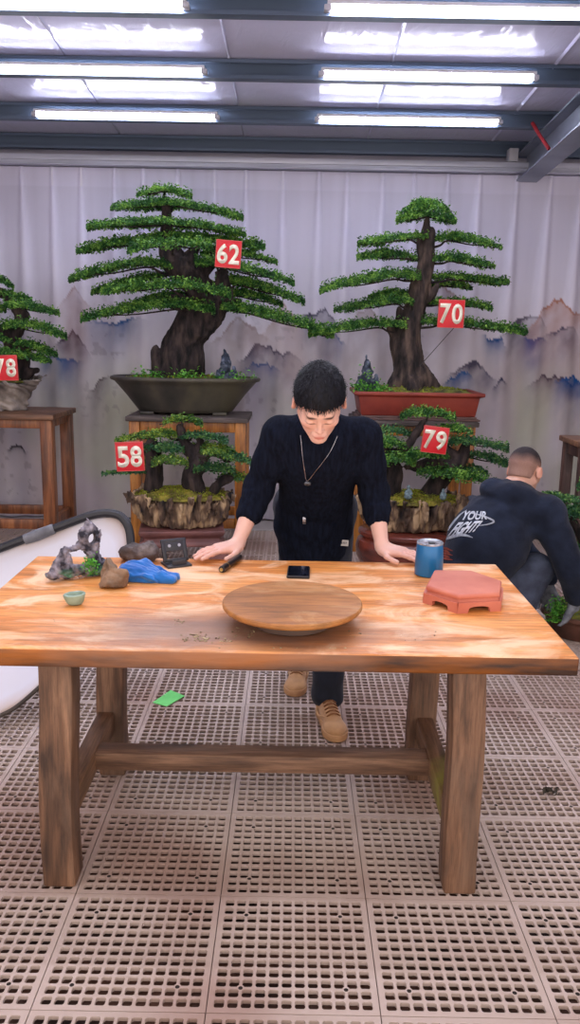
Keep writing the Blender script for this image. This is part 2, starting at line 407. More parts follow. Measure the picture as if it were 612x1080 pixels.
# lapped sheets: each 0.95 m wide with a small rib at the seam
sheets = [(-4.3,-3.25),(-3.25,-2.3),(-2.3,-1.35),(-1.35,-0.4),(-0.4,0.55),(0.55,1.5),(1.5,2.45),(2.45,3.4),(3.4,4.3)]
for x0, x1 in sheets:
    a = [bm.verts.new((x, y, roofz(y)+dz)) for (y) in (0.2, 7.0) for x, dz in ((x0, 0), (x0+.01, 0.004), (x1-.012, 0.004), (x1, -0.008))]
    for k in range(3): bm.faces.new((a[k], a[k+1], a[5+k], a[4+k]))
    b = [bm.verts.new((x, y, roofz(y)+0.06)) for (y) in (0.2, 7.0) for x in (x0, x1)]
    bm.faces.new((b[0], b[2], b[3], b[1]))
bmesh.ops.recalc_face_normals(bm, faces=bm.faces[:])
struct('ceiling', bm, FOIL, smooth=None)
steel = mat('purlin_steel', (96,112,134), (74,88,108), scale=1.5, rough=0.45, metal=0.25, stretch=(0.3,3,3), bump=0.05)
steel2 = mat('galvanised_steel', (206,208,222), (176,180,196), scale=3, rough=0.35, metal=0.1, stretch=(0.3,3,3))
tubesY = [4.33, 5.17, 5.99]
PY = [6.75, 6.05, 5.23, 4.39, 3.55, 2.71, 1.87, 1.03]
n = 0
for y in PY:
    n += 1; bm = NB(); z1 = roofz(y)-0.002; z0 = z1-0.105
    box(bm, -4.19, 4.19, y+0.03, y+0.034, z0, z1); box(bm, -4.19, 4.19, y-0.03, y+0.03, z1-0.004, z1); box(bm, -4.19, 4.19, y-0.03, y+0.03, z0, z0+0.004)
    box(bm, -4.19, 4.19, y-0.033, y-0.029, z0, z0+0.02); box(bm, -4.19, 4.19, y-0.033, y-0.029, z1-0.02, z1)
    struct('trim_%d' % (n+1), bm, steel)
# rafter across the purlins on the right, with pale lower flange
bm = NB()
def rz(y): return roofz(y)-0.11
V = []
for (xa, xb, da, db) in ((1.68,1.84,-0.0,-0.012),(1.755,1.765,-0.012,-0.19),(1.68,1.84,-0.19,-0.202)):
    c = [bm.verts.new((x, y, rz(y)+d)) for y in (0.3, 6.66) for d in (da, db) for x in (xa, xb)]
    for f in ((0,1,3,2),(4,6,7,5),(0,4,5,1),(2,3,7,6),(0,2,6,4),(1,5,7,3)): bm.faces.new([c[k] for k in f])
bmesh.ops.recalc_face_normals(bm, faces=bm.faces[:])
struct('trim_10', bm, mat('rafter_steel', (150,156,172), (110,118,134), scale=2, rough=0.45, metal=0.3), smooth=None)
bm = NB(); tube(bm, [(1.60,6.0,2.962),(1.64,5.94,2.87),(1.685,5.85,2.765)], 0.012, 6)
tag(ob('strap', bm, mat('red_strap', (170,40,50))), 'short red strap hanging beside the steel rafter', 'strap')
# header above the curtain: dark channel, pale band, bright rail
bm = NB(); box(bm, -4.19, 4.19, 6.60, 6.66, 2.79, 2.83, 0.004); box(bm, -4.19, 4.19, 6.56, 6.66, 2.752, 2.762, 0.003); box(bm, -4.19, 4.19, 6.62, 6.66, 2.76, 2.79)
struct('trim_11', bm, steel2)
bm = NB(); box(bm, 1.60, 1.67, 6.58, 6.67, 2.832, 2.925, 0.004)
struct('trim_12', bm, mat('bracket', (190,190,200)))
# ---------------------------------------------------------------- curtain with printed ink mountains
def make_curtain():
    x0, x1, z0, z1 = -4.05, 4.05, 0.02, 2.745
    nx, nz = 900, 190
    X = np.linspace(x0, x1, nx); Z = np.linspace(z1, z0, nz)
    XX, ZZ = np.meshgrid(X, Z); rng = np.random.RandomState(3)
    # pinch pleats, irregular spacing near 0.27 m
    cs = [-4.0]
    while cs[-1] < 4.1: cs.append(cs[-1]+0.265+rng.uniform(-0.05, 0.05))
    D = np.zeros_like(XX); fold = np.zeros_like(XX); down = (z1-ZZ)/(z1-z0)
    for c in cs:
        a = rng.uniform(0.8, 1.2); ln = rng.uniform(-0.10, 0.10)
        w = 0.010+0.062*np.minimum(down*1.5, 1)**0.8*a
        u = (XX-c-ln*down*0.5)/w
        amp = 0.022+0.020*np.minimum(down*3, 1)
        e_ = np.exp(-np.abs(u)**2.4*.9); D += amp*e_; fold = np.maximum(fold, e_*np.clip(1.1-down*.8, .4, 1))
    D += 0.016*np.sin(XX*13.0+2*fbm(XX*1.5, ZZ*0.3, XX*0, 5))*down+0.008*fbm(XX*10, ZZ*1.2, XX*0, 9)*(0.2+down)
    Y = CUR_Y-0.05-D
    V = np.stack([XX, Y, ZZ], -1).reshape(-1, 3)
    i = np.arange(nz-1)[:,None]*nx+np.arange(nx-1)[None,:]
    F = np.stack([i, i+nx, i+nx+1, i+1], -1).reshape(-1, 4)
    me = np_mesh('curtain', V, F)
    # print
    def L3(c): return np.array(lin(c)[:3])
    n1 = fbm(XX*1.1, ZZ*1.6, XX*0, 21, 4); n2 = fbm(XX*3.2, ZZ*1.0, XX*0, 31, 4); n3 = fbm(XX*14, ZZ*14, XX*0, 41, 3)
    g = np.clip((ZZ-1.3)/1.0, 0, 1)[...,None]
    col = L3((212,210,230))*g + L3((218,213,220))*(1-g)
    col = col*(1+0.05*n1[...,None])
    col = col*(1+0.20*fold[...,None])      # paler along the folds, strongest near the top
    def blend(mask, c, s):
        nonlocal col
        m = np.clip(mask*s, 0, 1)[...,None]; col = col*(1-m)+L3(c)*m
    col = col*(1+.09*fbm(XX*5, ZZ*.25, XX*0, 55, 3)+.05*fbm(XX*19, ZZ*.3, XX*0, 56, 2))[...,None]
    header = (ZZ > z1-0.13); col = np.where(header[...,None], col*1.07, col)
    low = np.clip((1.95-ZZ)/0.5, 0, 1)
    blend(low*np.clip(n1*2.0+0.25, 0, 1), (184,166,162), 0.45)
    blend(low*np.clip(n2*2.0-0.15, 0, 1), (156,156,178), 0.42)
    blend(low*np.clip((1.4-ZZ)/0.4, 0, 1)*np.clip(fbm(XX*2.1, ZZ*1.1, XX*0, 77)*2.4-0.2, 0, 1), (190,200,160), 0.5)
    def peak(px, py, wpx, col_, fade=0.28, s=0.8, hgt=1.0, seed=0):
        p = atY(px, py, CUR_Y-0.07); w = wpx/125.0
        r = np.abs(XX-p.x)/w
        ridge = p.z-hgt*0.33*w*2*r**1.15+0.15*fbm(XX*5+seed, XX*0+seed*3.1, XX*0, seed+50, 5)+0.012*vnoise(XX*40, XX*0, XX*0, seed)
        dz = ridge-ZZ
        m = (dz > 0)*np.exp(-np.maximum(dz, 0)/fade)*np.exp(-(r/.85)**4)*(0.65+0.9*np.clip(fbm(XX*9+dz*2, ZZ*6, XX*0, seed+90, 4)+0.15, -0.5, 0.6))
        m = m+0.5*((dz > 0)&(dz < 0.02))*np.clip(1-r, 0, 1)
        blend(m, col_, s)
    P = [(338,318,22,(78,76,98),.3,1.0,1.6),(352,346,14,(40,84,140),.16,.9,1.0),(284,362,34,(74,74,100),.25,1.0,1.1),(276,380,20,(44,84,140),.12,.8,.7),
         (553,326,26,(84,78,96),.3,1.0,1.4),(566,352,13,(22,74,140),.18,1.0,.6),(592,318,34,(176,124,104),.3,.9,1.2),(594,338,18,(96,86,104),.24,.9,1.0),
         (592,392,34,(88,72,84),.12,1.1,.6),(604,404,20,(26,82,146),.2,1.0,.5),(500,368,26,(84,80,100),.24,1.0,1.3),(484,392,16,(40,90,146),.15,.9,.6),
         (522,350,12,(50,84,136),.15,.8,.7),(76,352,18,(76,70,86),.2,1.0,1.6),(62,372,24,(60,96,146),.22,.9,.5),(78,300,16,(150,110,108),.5,.6,2.0),
         (120,334,32,(60,92,142),.16,.9,.4),(104,392,12,(90,80,84),.3,.7,1.5),(250,340,34,(150,126,122),.5,.6,.8),(380,330,50,(150,128,124),.5,.5,.7),
         (468,300,30,(158,134,132),.5,.6,1.0),(528,400,8,(50,52,84),.1,1.0,1.5),(18,470,10,(50,48,56),.03,1.2,.6),(-60,330,40,(80,78,98),.3,.9,1.2),
         (300,330,22,(176,150,140),.4,.6,1.4),(660,330,40,(80,78,98),.3,.9,1.2),(140,440,14,(120,112,116),.3,.5,1.2),(30,340,26,(140,134,146),.3,.6,1.0),(412,470,60,(150,146,150),.3,.4,.6)]
    for k, (a, b, c, d, e, f, h) in enumerate(P): peak(a, b, c, d, e, f, h, k*7+1)
    blend((np.abs(n3) > 0.5)*low*np.clip(n2*3, 0, 1), (110,100,110), 0.3)
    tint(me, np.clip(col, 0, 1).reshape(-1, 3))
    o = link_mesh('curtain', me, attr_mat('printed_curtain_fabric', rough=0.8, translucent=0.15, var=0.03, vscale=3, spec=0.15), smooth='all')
    tag(o, 'pale pleated curtain printed with ink mountains covering the back wall', 'curtain')
make_curtain()
# ---------------------------------------------------------------- LED battens
def make_batten(n, x0, x1, y):
    z = roofz(y)-0.056
    t = thing('ceiling_light', 'x', 'ceiling light', ((x0+x1)/2, y-0.0, z))
    h = (x1-x0)/2
    bm = NB(); box(bm, -h-0.02, h+0.02, -0.024, 0.024, -0.018, -0.0, 0.003); ob('housing', bm, mat('batten_housing', (215,215,222), rough=0.4), t)
    bm = NB()
    prof = [(-0.021,-0.018),(-0.021,-0.03),(-0.015,-0.042),(-0.006,-0.048),(0.006,-0.048),(0.015,-0.042),(0.021,-0.03),(0.021,-0.018)]
    a = [bm.verts.new((-h, p, q)) for p, q in prof]; b = [bm.verts.new((h, p, q)) for p, q in prof]
    for k in range(7): bm.faces.new((a[k], b[k], b[k+1], a[k+1]))
    bm.faces.new(a); bm.faces.new(b[::-1]); bmesh.ops.recalc_face_normals(bm, faces=bm.faces[:])
    ob('diffuser', bm, mat('led_diffuser', (238,238,255), (236,236,255), emit=LED), t)
    for s in (-1, 1):
        bm = NB(); box(bm, s*h-(0.0 if s > 0 else 0.035), s*h+(0.035 if s > 0 else 0), -0.0225, 0.0225, -0.044, -0.018, 0.004); ob('end_cap', bm, mat('batten_cap', (190,190,200)), t)
    return t
LED = 58.0
bn = []
for y in tubesY+[3.49, 2.65, 1.81]:  # rows after tubesY are unseen, added overhead to light the room
    bn.append(make_batten(0, -1.765, -0.56, y)); bn.append(make_batten(0, 0.155, 1.36, y))
place = ['top left, front row', 'top right, front row', 'left side, middle row', 'right side, middle row', 'left side, row nearest the curtain', 'right side, row nearest the curtain',
         'left, first added row out of view', 'right, first added row out of view', 'left, second added row out of view', 'right, second added row out of view', 'left, third added row out of view', 'right, third added row out of view']
for t, p in zip(bn, place): t['label'] = 'glowing white LED batten on the roof, '+p; t['group'] = 'ceiling battens'
# daylight from the open front
W = bpy.data.worlds.new('world'); SC.world = W; W.use_nodes = True
bg = W.node_tree.nodes['Background']; bg.inputs[0].default_value = lin((252,238,232)); bg.inputs[1].default_value = 2.15
SC.view_settings.view_transform = 'Standard'; SC.view_settings.look = 'None'; SC.view_settings.gamma = 1.0; SC.view_settings.exposure = 0.0
SC.view_settings.use_curve_mapping = False
# ================================================================== TABLE AND WHAT LIES ON IT
TZ = 0.735
top_w = wood('table_top_wood', (240,170,98), (224,144,72), (182,108,48), 'X', scale=2.2, rough=0.42, grain=7, patch=(246,202,158), pscale=3.4, plo=0.48, phi=0.62)
def edge_tint():
    nt = top_w.node_tree; N = nt.nodes; L = nt.links; b = N['Principled BSDF']
    b.inputs['Specular IOR Level'].default_value = .4; src = b.inputs['Base Color'].links[0].from_socket
    tc = [n for n in N if n.type == 'TEX_COORD'][0]; g = N.new('ShaderNodeNewGeometry'); s = N.new('ShaderNodeSeparateXYZ'); L.new(g.outputs['True Normal'], s.inputs[0])
    m = N.new('ShaderNodeMapRange'); m.inputs['From Min'].default_value = 0.75; m.inputs['From Max'].default_value = 0.35; L.new(s.outputs['Z'], m.inputs['Value'])
    # varnish survives on the edges; the top is worn pale
    nz = N.new('ShaderNodeTexNoise'); nz.inputs['Scale'].default_value = 2.5; nz.inputs['Detail'].default_value = 7
    mp = N.new('ShaderNodeMapping'); mp.inputs['Scale'].default_value = (1, 6, 6); L.new(tc.outputs['Object'], mp.inputs[0]); L.new(mp.outputs[0], nz.inputs['Vector'])
    r = N.new('ShaderNodeValToRGB'); r.color_ramp.elements[0].position = 0.34; r.color_ramp.elements[1].position = 0.6
    r.color_ramp.elements[0].color = lin((52,30,16)); r.color_ramp.elements[1].color = lin((162,92,26)); L.new(nz.outputs['Fac'], r.inputs['Fac'])
    mx = N.new('ShaderNodeMix'); mx.data_type = 'RGBA'; L.new(m.outputs[0], mx.inputs['Factor']); L.new(src, mx.inputs['A']); L.new(r.outputs['Color'], mx.inputs['B'])
    # wet clay-grey smear of dried soil round the turntable
    sp = N.new('ShaderNodeVectorMath'); sp.operation = 'SUBTRACT'; L.new(tc.outputs['Object'], sp.inputs[0]); sp.inputs[1].default_value = (-0.05, -0.30, TZ)
    s2 = N.new('ShaderNodeVectorMath'); s2.operation = 'MULTIPLY'; L.new(sp.outputs[0], s2.inputs[0]); s2.inputs[1].default_value = (2.0, 5.5, 0)
    ln = N.new('ShaderNodeVectorMath'); ln.operation = 'LENGTH'; L.new(s2.outputs[0], ln.inputs[0])
    n3 = N.new('ShaderNodeTexNoise'); n3.inputs['Scale'].default_value = 6; n3.inputs['Detail'].default_value = 6; L.new(tc.outputs['Object'], n3.inputs['Vector'])
    ad = N.new('ShaderNodeMath'); ad.operation = 'MULTIPLY_ADD'; L.new(n3.outputs['Fac'], ad.inputs[0]); ad.inputs[1].default_value = 1.1; L.new(ln.outputs['Value'], ad.inputs[2])
    mr = N.new('ShaderNodeMapRange'); mr.inputs['From Min'].default_value = 1.75; mr.inputs['From Max'].default_value = 0.9; mr.inputs['To Max'].default_value = 0.85; L.new(ad.outputs[0], mr.inputs['Value'])
    m3 = N.new('ShaderNodeMix'); m3.data_type = 'RGBA'; L.new(mr.outputs[0], m3.inputs['Factor']); L.new(mx.outputs['Result'], m3.inputs['A']); m3.inputs['B'].default_value = lin((134,108,94))
    L.new(m3.outputs['Result'], b.inputs['Base Color'])
edge_tint()
leg_w = wood('table_leg_wood', (146,110,84), (112,80,58), (62,42,30), 'Z', scale=3.0, rough=0.6, grain=8, patch=(110,88,72), pscale=2.0, plo=0.5, phi=0.75)
bar_w = wood('stretcher_wood', (146,112,88), (118,88,68), (74,52,40), 'X', scale=3.0, rough=0.65, grain=8)
bar_wy = wood('side_stretcher_wood', (150,112,82), (120,88,64), (74,56,38), 'Y', scale=3.0, rough=0.65, grain=8, patch=(126,122,52), pscale=1.2, plo=0.56, phi=0.7)
TC = Vector((-0.08, 2.372, 0))
tb = thing('work_table', 'heavy rustic wooden work table with four square legs and worn orange top', 'table', TC)
def tabletop():
    bm = NB(); box(bm, -0.816, 0.816, -0.436, 0.436, TZ-0.05, TZ, 0.007, 3)
    bmesh.ops.subdivide_edges(bm, edges=[e for e in bm.edges if e.calc_length() > 0.5], cuts=60, use_grid_fill=True)
    for v in bm.verts:
        x, y, z = v.co
        if z < TZ-0.012:
            k = fbm(np.array([x*3.0]), np.array([y*2+z*8]), np.array([0.0]), 4)[0]
            if abs(y) > 0.42: v.co.y += k*0.006*(1 if y > 0 else -1)
            if z < TZ-0.03: v.co.z += k*0.005
    return ob('tabletop', bm, top_w, tb)
tabletop()
def leg(name, x, y, lean):
    bm = NB(); box(bm, -0.046, 0.046, -0.045, 0.045, 0.0, TZ-0.051, 0.009, 2)
    bmesh.ops.subdivide_edges(bm, edges=[e for e in bm.edges if e.calc_length() > 0.5], cuts=14)
    for v in bm.verts:
        t = 1-v.co.z/0.68
        v.co.x += x+0.004*math.sin(v.co.z*9+x*7)+(0.010 if x > 0 else -0.006)*t; v.co.y += y+lean*t+0.003*math.sin(v.co.z*7+y*9)
    ob('leg', bm, leg_w, tb)
lx0, lx1 = -0.54, 0.565
leg('a', lx0, -0.30, -0.02); leg('b', lx1, -0.30, -0.02); leg('c', lx0+0.02, 0.27, 0.0); leg('d', lx1-0.02, 0.27, 0.0)
for x in (lx0, lx1-0.01):
    bm = NB(); box(bm, x-0.028, x+0.028, -0.27, 0.235, 0.163, 0.243, 0.006); ob('side_stretcher', bm, bar_wy, tb)
bm = NB(); box(bm, lx0+0.015, lx1-0.022, -0.045, 0.03, 0.176, 0.235, 0.007); ob('long_stretcher', bm, bar_w, tb)
# ---- turntable
c = atZ(308.5, 633.5, TZ+.064)
tt = thing('turntable', 'round wooden turntable disc on a low grey base at the table front', 'turntable', (c.x, c.y, TZ))
br = wood('turntable_board', (186,128,66), (166,108,52), (128,82,42), 'X', scale=2, rough=0.55, grain=3, patch=(196,156,108), pscale=5, plo=0.55, phi=0.8)
bm = NB(); lathe(bm, [(0,0.042),(0.17,0.042),(0.188,0.046),(0.193,0.052),(0.193,0.060),(0.190,0.063),(0.10,0.0640),(0,0.0640)], 96); ob('disc', bm, br, tt)
bm = NB(); lathe(bm, [(0,0.001),(0.108,0.001),(0.112,0.004),(0.112,0.016),(0.106,0.022),(0.05,0.025),(0,0.025)], 64); ob('base', bm, mat('turntable_base', (104,84,72), (84,66,58), rough=0.6), tt)
bm = NB(); lathe(bm, [(0.0,0.025),(0.045,0.025),(0.045,0.042),(0,0.042)], 32); ob('hub', bm, mat('turntable_hub', (70,60,56)), tt)
# ---- phone
c = atZ(315, 605, TZ)
t = thing('smartphone', 'black smartphone lying flat behind the turntable', 'phone', (c.x, c.y, TZ), math.radians(-2))
bm = NB(); box(bm, -0.038, 0.038, -0.062, 0.062, 0.0, 0.010, 0.004, 3); ob('case', bm, mat('phone_case', (24,24,30), rough=0.4), t)
bm = NB(); box(bm, -0.034, 0.034, -0.058, 0.058, 0.0101, 0.0108); ob('screen', bm, mat('phone_glass', (30,34,48), (12,12,18), scale=30, rough=0.12), t)
# ---- pen
a = atZ(233.5, 604.5, TZ); b = atZ(253, 590.5, TZ); d = (b-a); ln = d.length
t = thing('marker', "thick black marker pen with gold ring lying beside the man's hand", 'pen', (a.x, a.y, TZ), math.atan2(d.y, d.x))
def rodx(prof, m, nm, par, z):
    bm = NB(); lathe(bm, prof, 20); bm.transform(Matrix.Translation((0,0,z)) @ Matrix.Rotation(PI/2, 4, 'Y')); return ob(nm, bm, m, par)
blk = mat('marker_black', (38,34,36), rough=0.35)
rodx([(0,0.001),(0.009,0.001),(0.0115,0.004),(0.0115,0.045),(0.0105,0.045),(0,0.045)], blk, 'cap', t, 0.0118)
rodx([(0,0.045),(0.0118,0.045),(0.0118,0.052),(0,0.052)], mat('marker_gold', (190,160,100), metal=0.8, rough=0.3), 'ring', t, 0.0118)
rodx([(0,0.052),(0.0108,0.052),(0.0108,ln-0.004),(0.007,ln),(0,ln)], blk, 'barrel', t, 0.0118)
rodx([(0,0.0),(0.006,-0.0015),(0.006,0.001),(0,0.001)], MATS['marker_gold'], 'tip', t, 0.0118)
# ---- blue tumbler
c = atZ(452, 606, TZ)
t = thing('tumbler', 'blue steel tumbler with clear lid behind the terracotta pot stand', 'cup', (c.x, c.y, TZ))
bm = NB(); lathe(bm, [(0,0.001),(0.043,0.001),(0.047,0.004),(0.0475,0.02),(0.0465,0.06),(0.0435,0.108),(0.0425,0.110),(0.0415,0.108),(0.044,0.06),(0.044,0.012),(0,0.012)], 48)
ob('body', bm, mat('tumbler_blue', (18,112,168), (12,100,156), scale=3, rough=0.32, metal=0.2, coat=0.3), t)
bm = NB(); lathe(bm, [(0.0405,0.1085),(0.0442,0.1085),(0.0445,0.113),(0.042,0.1155),(0.0385,0.114),(0.036,0.110),(0,0.1095)], 48); ob('lid', bm, mat('tumbler_lid', (206,212,218), (120,130,140), scale=40, rough=0.15, metal=0.3), t)
bm = NB(); box(bm, -0.006, 0.014, -0.02, 0.0, 0.110, 0.116, 0.002); ob('slider', bm, mat('lid_slider', (60,66,72)), t)
# ---- terracotta hexagonal pot stand
def hexstand():
    pts = [atZ(x, y, TZ+0.052) for x, y in ((449.5,618),(458,601.5),(497,602),(529.5,613),(527.5,626),(484,628.5))]
    ce = sum(pts, Vector())/6; ce.z = 0
    P = [Vector((p.x-ce.x, p.y-ce.y)) for p in pts]
    t = thing('pot_stand', 'terracotta hexagonal pot stand with arched feet on the right of the table', 'pot stand', (ce.x, ce.y, TZ))
    m = mat('terracotta', (206,124,100), (190,106,84), scale=8, rough=0.6, bump=0.05)
    def sc(k): return [tuple(p*k) for p in P]
    def loft(levels):
        bm = NB(); R = [[bm.verts.new((x, y, z)) for x, y in sc(k)] for k, z in levels]
        for a, b in zip(R, R[1:]):
            for i in range(6): j = (i+1) % 6; bm.faces.new((a[i], a[j], b[j], b[i]))
        bm.faces.new(R[0][::-1]); bm.faces.new(R[-1]); bmesh.ops.recalc_face_normals(bm, faces=bm.faces[:])
        bmesh.ops.bevel(bm, geom=[e for e in bm.edges], offset=0.0025, segments=2, affect='EDGES', profile=0.5); return bm
    ob('top_slab', loft([(0.99,0.040),(1.0,0.044),(1.0,0.050),(0.96,0.0545)]), m, t)
    ob('neck', loft([(0.985,0.030),(0.95,0.035),(0.95,0.040)]), m, t)
    Q = [p*1.06 for p in P]
    bm = NB()
    for i in range(6):
        a, b = Q[i], Q[(i+1) % 6]; e = b-a; L_ = e.length; u = e/L_; nn = Vector((-u.y, u.x)); nn = nn if nn.dot(-(a+b)) > 0 else -nn
        f = min(0.32, 0.034/L_); prof = [(0,0.0),(f*L_,0.0)]
        for k in range(9):
            an = PI*k/8; prof.append((L_/2-(L_/2-f*L_)*math.cos(an)*0.98, 0.006+0.013*math.sin(an)**0.5))
        prof += [(L_-f*L_,0.0),(L_,0.0),(L_*0.985,0.031),(L_*0.015,0.031)]
        fr = [bm.verts.new((a.x+u.x*s, a.y+u.y*s, z)) for s, z in prof]; bk = [bm.verts.new((a.x+u.x*min(max(s,0.006),L_-0.006)+nn.x*0.014, a.y+u.y*min(max(s,0.006),L_-0.006)+nn.y*0.014, z)) for s, z in prof]
        bm.faces.new(fr); bm.faces.new(bk[::-1]); k = len(prof)
        for q in range(k): w = (q+1) % k; bm.faces.new((fr[q], bk[q], bk[w], fr[w]))
    bmesh.ops.recalc_face_normals(bm, faces=bm.faces[:]); ob('footed_base', bm, m, t, smooth=25)
hexstand()
# ---- rocks made as displaced implicit stones
def stone(name, c, rad, m, seed, label, cat, rot=0, amp=0.18, cuts=(), par=None, h=0.0022, sharp=1.0, colf=None):
    r = max(rad)*1.5
    F = Field((-r,-r,-r), (r,r,r), h)
    F.ell((0,0,0), rad, 0)
    for (p, n_) in cuts: F.half(p, n_, 0.006)
    a = amp*min(rad); s = 1.0/max(rad)
    F.disp(lambda x,y,z: a*fbm(x*s*1.6+seed, y*s*1.6, z*s*1.6, seed, 4)*1.4 - 0.25*a*np.abs(fbm(x*s*5, y*s*5, z*s*5+seed, seed+3, 3)))
    me, V = F.mesh(name); zmin = float(V[:,2].min())
    o = link_mesh(name, me, m, par, (c[0], c[1], c[2]-zmin-0.001), rot, smooth='all')
    if label: tag(o, label, cat)
    return o
c = atZ(116, 622, TZ)
stone('rock', (c.x, c.y+0.025, TZ), (0.050,0.040,0.080), mat('brown_rock', (150,124,100), (96,78,62), scale=18, rough=0.85, bump=0.5, bscale=60, c3=(124,102,82)), 11,
      'upright brown wedge-shaped rock standing left of the blue cloth', 'rock', 0.3, 0.35, cuts=[((0.01,0,0.02),(0.9,0.15,0.75)),((-0.022,0,0),(-1,0,0.12)),((0,-0.018,0),(0,-1,0.45)),((0,0,-0.048),(0,0,-1))])
c = atZ(146, 594, TZ)
stone('rock', (c.x, c.y+0.03, TZ), (0.072,0.045,0.042), mat('dark_rock', (116,104,98), (60,54,54), scale=16, rough=0.75, bump=0.5, bscale=50, c3=(84,72,68)), 23,
      'dark grey-brown rounded rock lying behind the blue cloth', 'rock', 0.1, 0.3, cuts=[((0,0,-0.026),(0,0,-1)),((-0.02,0,0.026),(-0.25,0,1))])
# half of a jade-green bowl
def jade():
    c = atZ(78, 639, TZ); F = Field((-0.06,-0.06,-0.05), (0.06,0.06,0.05), 0.0016)
    F.ell((0,0,0.012), (0.032,0.020,0.042), 0); F.half((0,0,0.010), (-0.08,-0.12,1), 0.002); F.ell((0,0.0,0.020), (0.026,0.014,0.024), 0.003, op='s'); F.half((0,0,-0.024), (0,0,-1), 0.004)
    F.disp(lambda x,y,z: 0.0012*fbm(x*60,y*60,z*60,5,3))
    me, V = F.mesh('jade_shard'); o = link_mesh('jade_shard', me, mat('jade_glaze', (150,172,152), (118,140,122), scale=20, rough=0.4), None, (c.x, c.y+0.01, TZ-float(V[:,2].min())-0.0005), 0.15, smooth='all')
    tag(o, 'small half-round jade green bowl fragment near the left end of the table', 'bowl fragment')
jade()
# scholar's rock with a hole
def scholar():
    A = atZ(54, 622, TZ); B = atZ(101, 603, TZ); pk = 0.175
    c = (A+B)/2; ang = math.atan2(B.y-A.y, B.x-A.x); L_ = (B-A).length/2*.80
    F = Field((-L_-0.03,-0.06,-0.02), (L_+0.04,0.06,0.24), 0.0022)
    F.chain([(-L_,0,0.004),(-L_*0.3,0,0.012),(L_,0,0.012)], [0.010,0.020,0.022], 0.015)
    F.chain([(-L_*0.75,0,0.01),(-L_*0.5,0,0.045),(-L_*0.35,0,0.088)], [0.018,0.018,0.009], 0.012)
    F.chain([(-L_*0.3,0.0,0.012),(-L_*0.25,0,0.06)], [0.018,0.011], 0.012)
    F.chain([(-L_*0.3,0,0.075),(L_*0.15,0,0.092)], [0.009,0.009], 0.01)
    F.chain([(L_*0.80,0,0.01),(L_*0.62,0,0.07)], [0.020,0.020], 0.01)
    F.ell((L_*0.56,0,0.116), (0.036,0.020,0.048), 0.012)
    F.cone((L_*0.60,0,0.15), (L_*0.52,0,0.176), 0.013, 0.006, 0.012)
    F.disp(lambda x,y,z: 0.0085*fbm(x*55,y*55,z*40,8,3)+0.003*vnoise(x*190,y*190,z*190,3))
    F.ell((L_*0.60,0,0.114), (0.0125,0.08,0.018), 0.003, op='s')
    me, V = F.mesh('rock')
    t = thing('scholar_rock', 'grey miniature mountain rock with a round hole and green base', 'ornamental rock', (c.x, c.y+0.02, TZ), ang*.45)
    green = np.clip((0.028-V[:,2])/0.02, 0, 1)*np.clip(fbm(V[:,0]*30, V[:,1]*30, V[:,2]*30, 9)*3+0.6, 0, 1)
    k = np.clip(fbm(V[:,0]*45, V[:,1]*45, V[:,2]*45, 2, 4)*1.6+0.5, 0, 1)[:,None]
    col = np.array(lin((34,34,46))[:3])*(1-k)+np.array(lin((150,146,158))[:3])*k
    col = col*(1-green[:,None]*0.8)+np.array(lin((60,120,84))[:3])*green[:,None]*0.8
    tint(me, col); o = link_mesh('rock', me, attr_mat('scholar_stone', rough=0.8, bump=0.6, bscale=120, var=0.2, vscale=90), t, (0,0,-float(V[:,2].min())), 0, smooth='all')
    # plastic green sprig
    rng = np.random.RandomState(2); V2 = []; F2 = []
    for i in range(240):
        p = np.array([L_*0.50, -0.02, 0.045])+rng.normal(0, 1, 3)*np.array([0.011,0.007,0.013])
        leafquad(V2, F2, p, rng, 0.006)
    o = link_mesh('moss_tuft', np_mesh('moss_tuft', V2, F2), mat('bright_moss', (110,190,70), (60,140,50), scale=60, rough=0.7), t)
def leafquad(V, F, p, rng, s, up=0.6):
    n = rng.normal(0, 1, 3); n[2] = abs(n[2])*up+up; n /= np.linalg.norm(n)
    a = np.cross(n, rng.normal(0, 1, 3)); a /= np.linalg.norm(a)+1e-9; b = np.cross(n, a)
    i = len(V); s1 = s*rng.uniform(0.7, 1.3); s2 = s1*0.55
    V += [p-a*s1, p-b*s2+n*s1*0.15, p+a*s1, p+b*s2+n*s1*0.15]; F.append((i, i+1, i+2, i+3))
scholar()
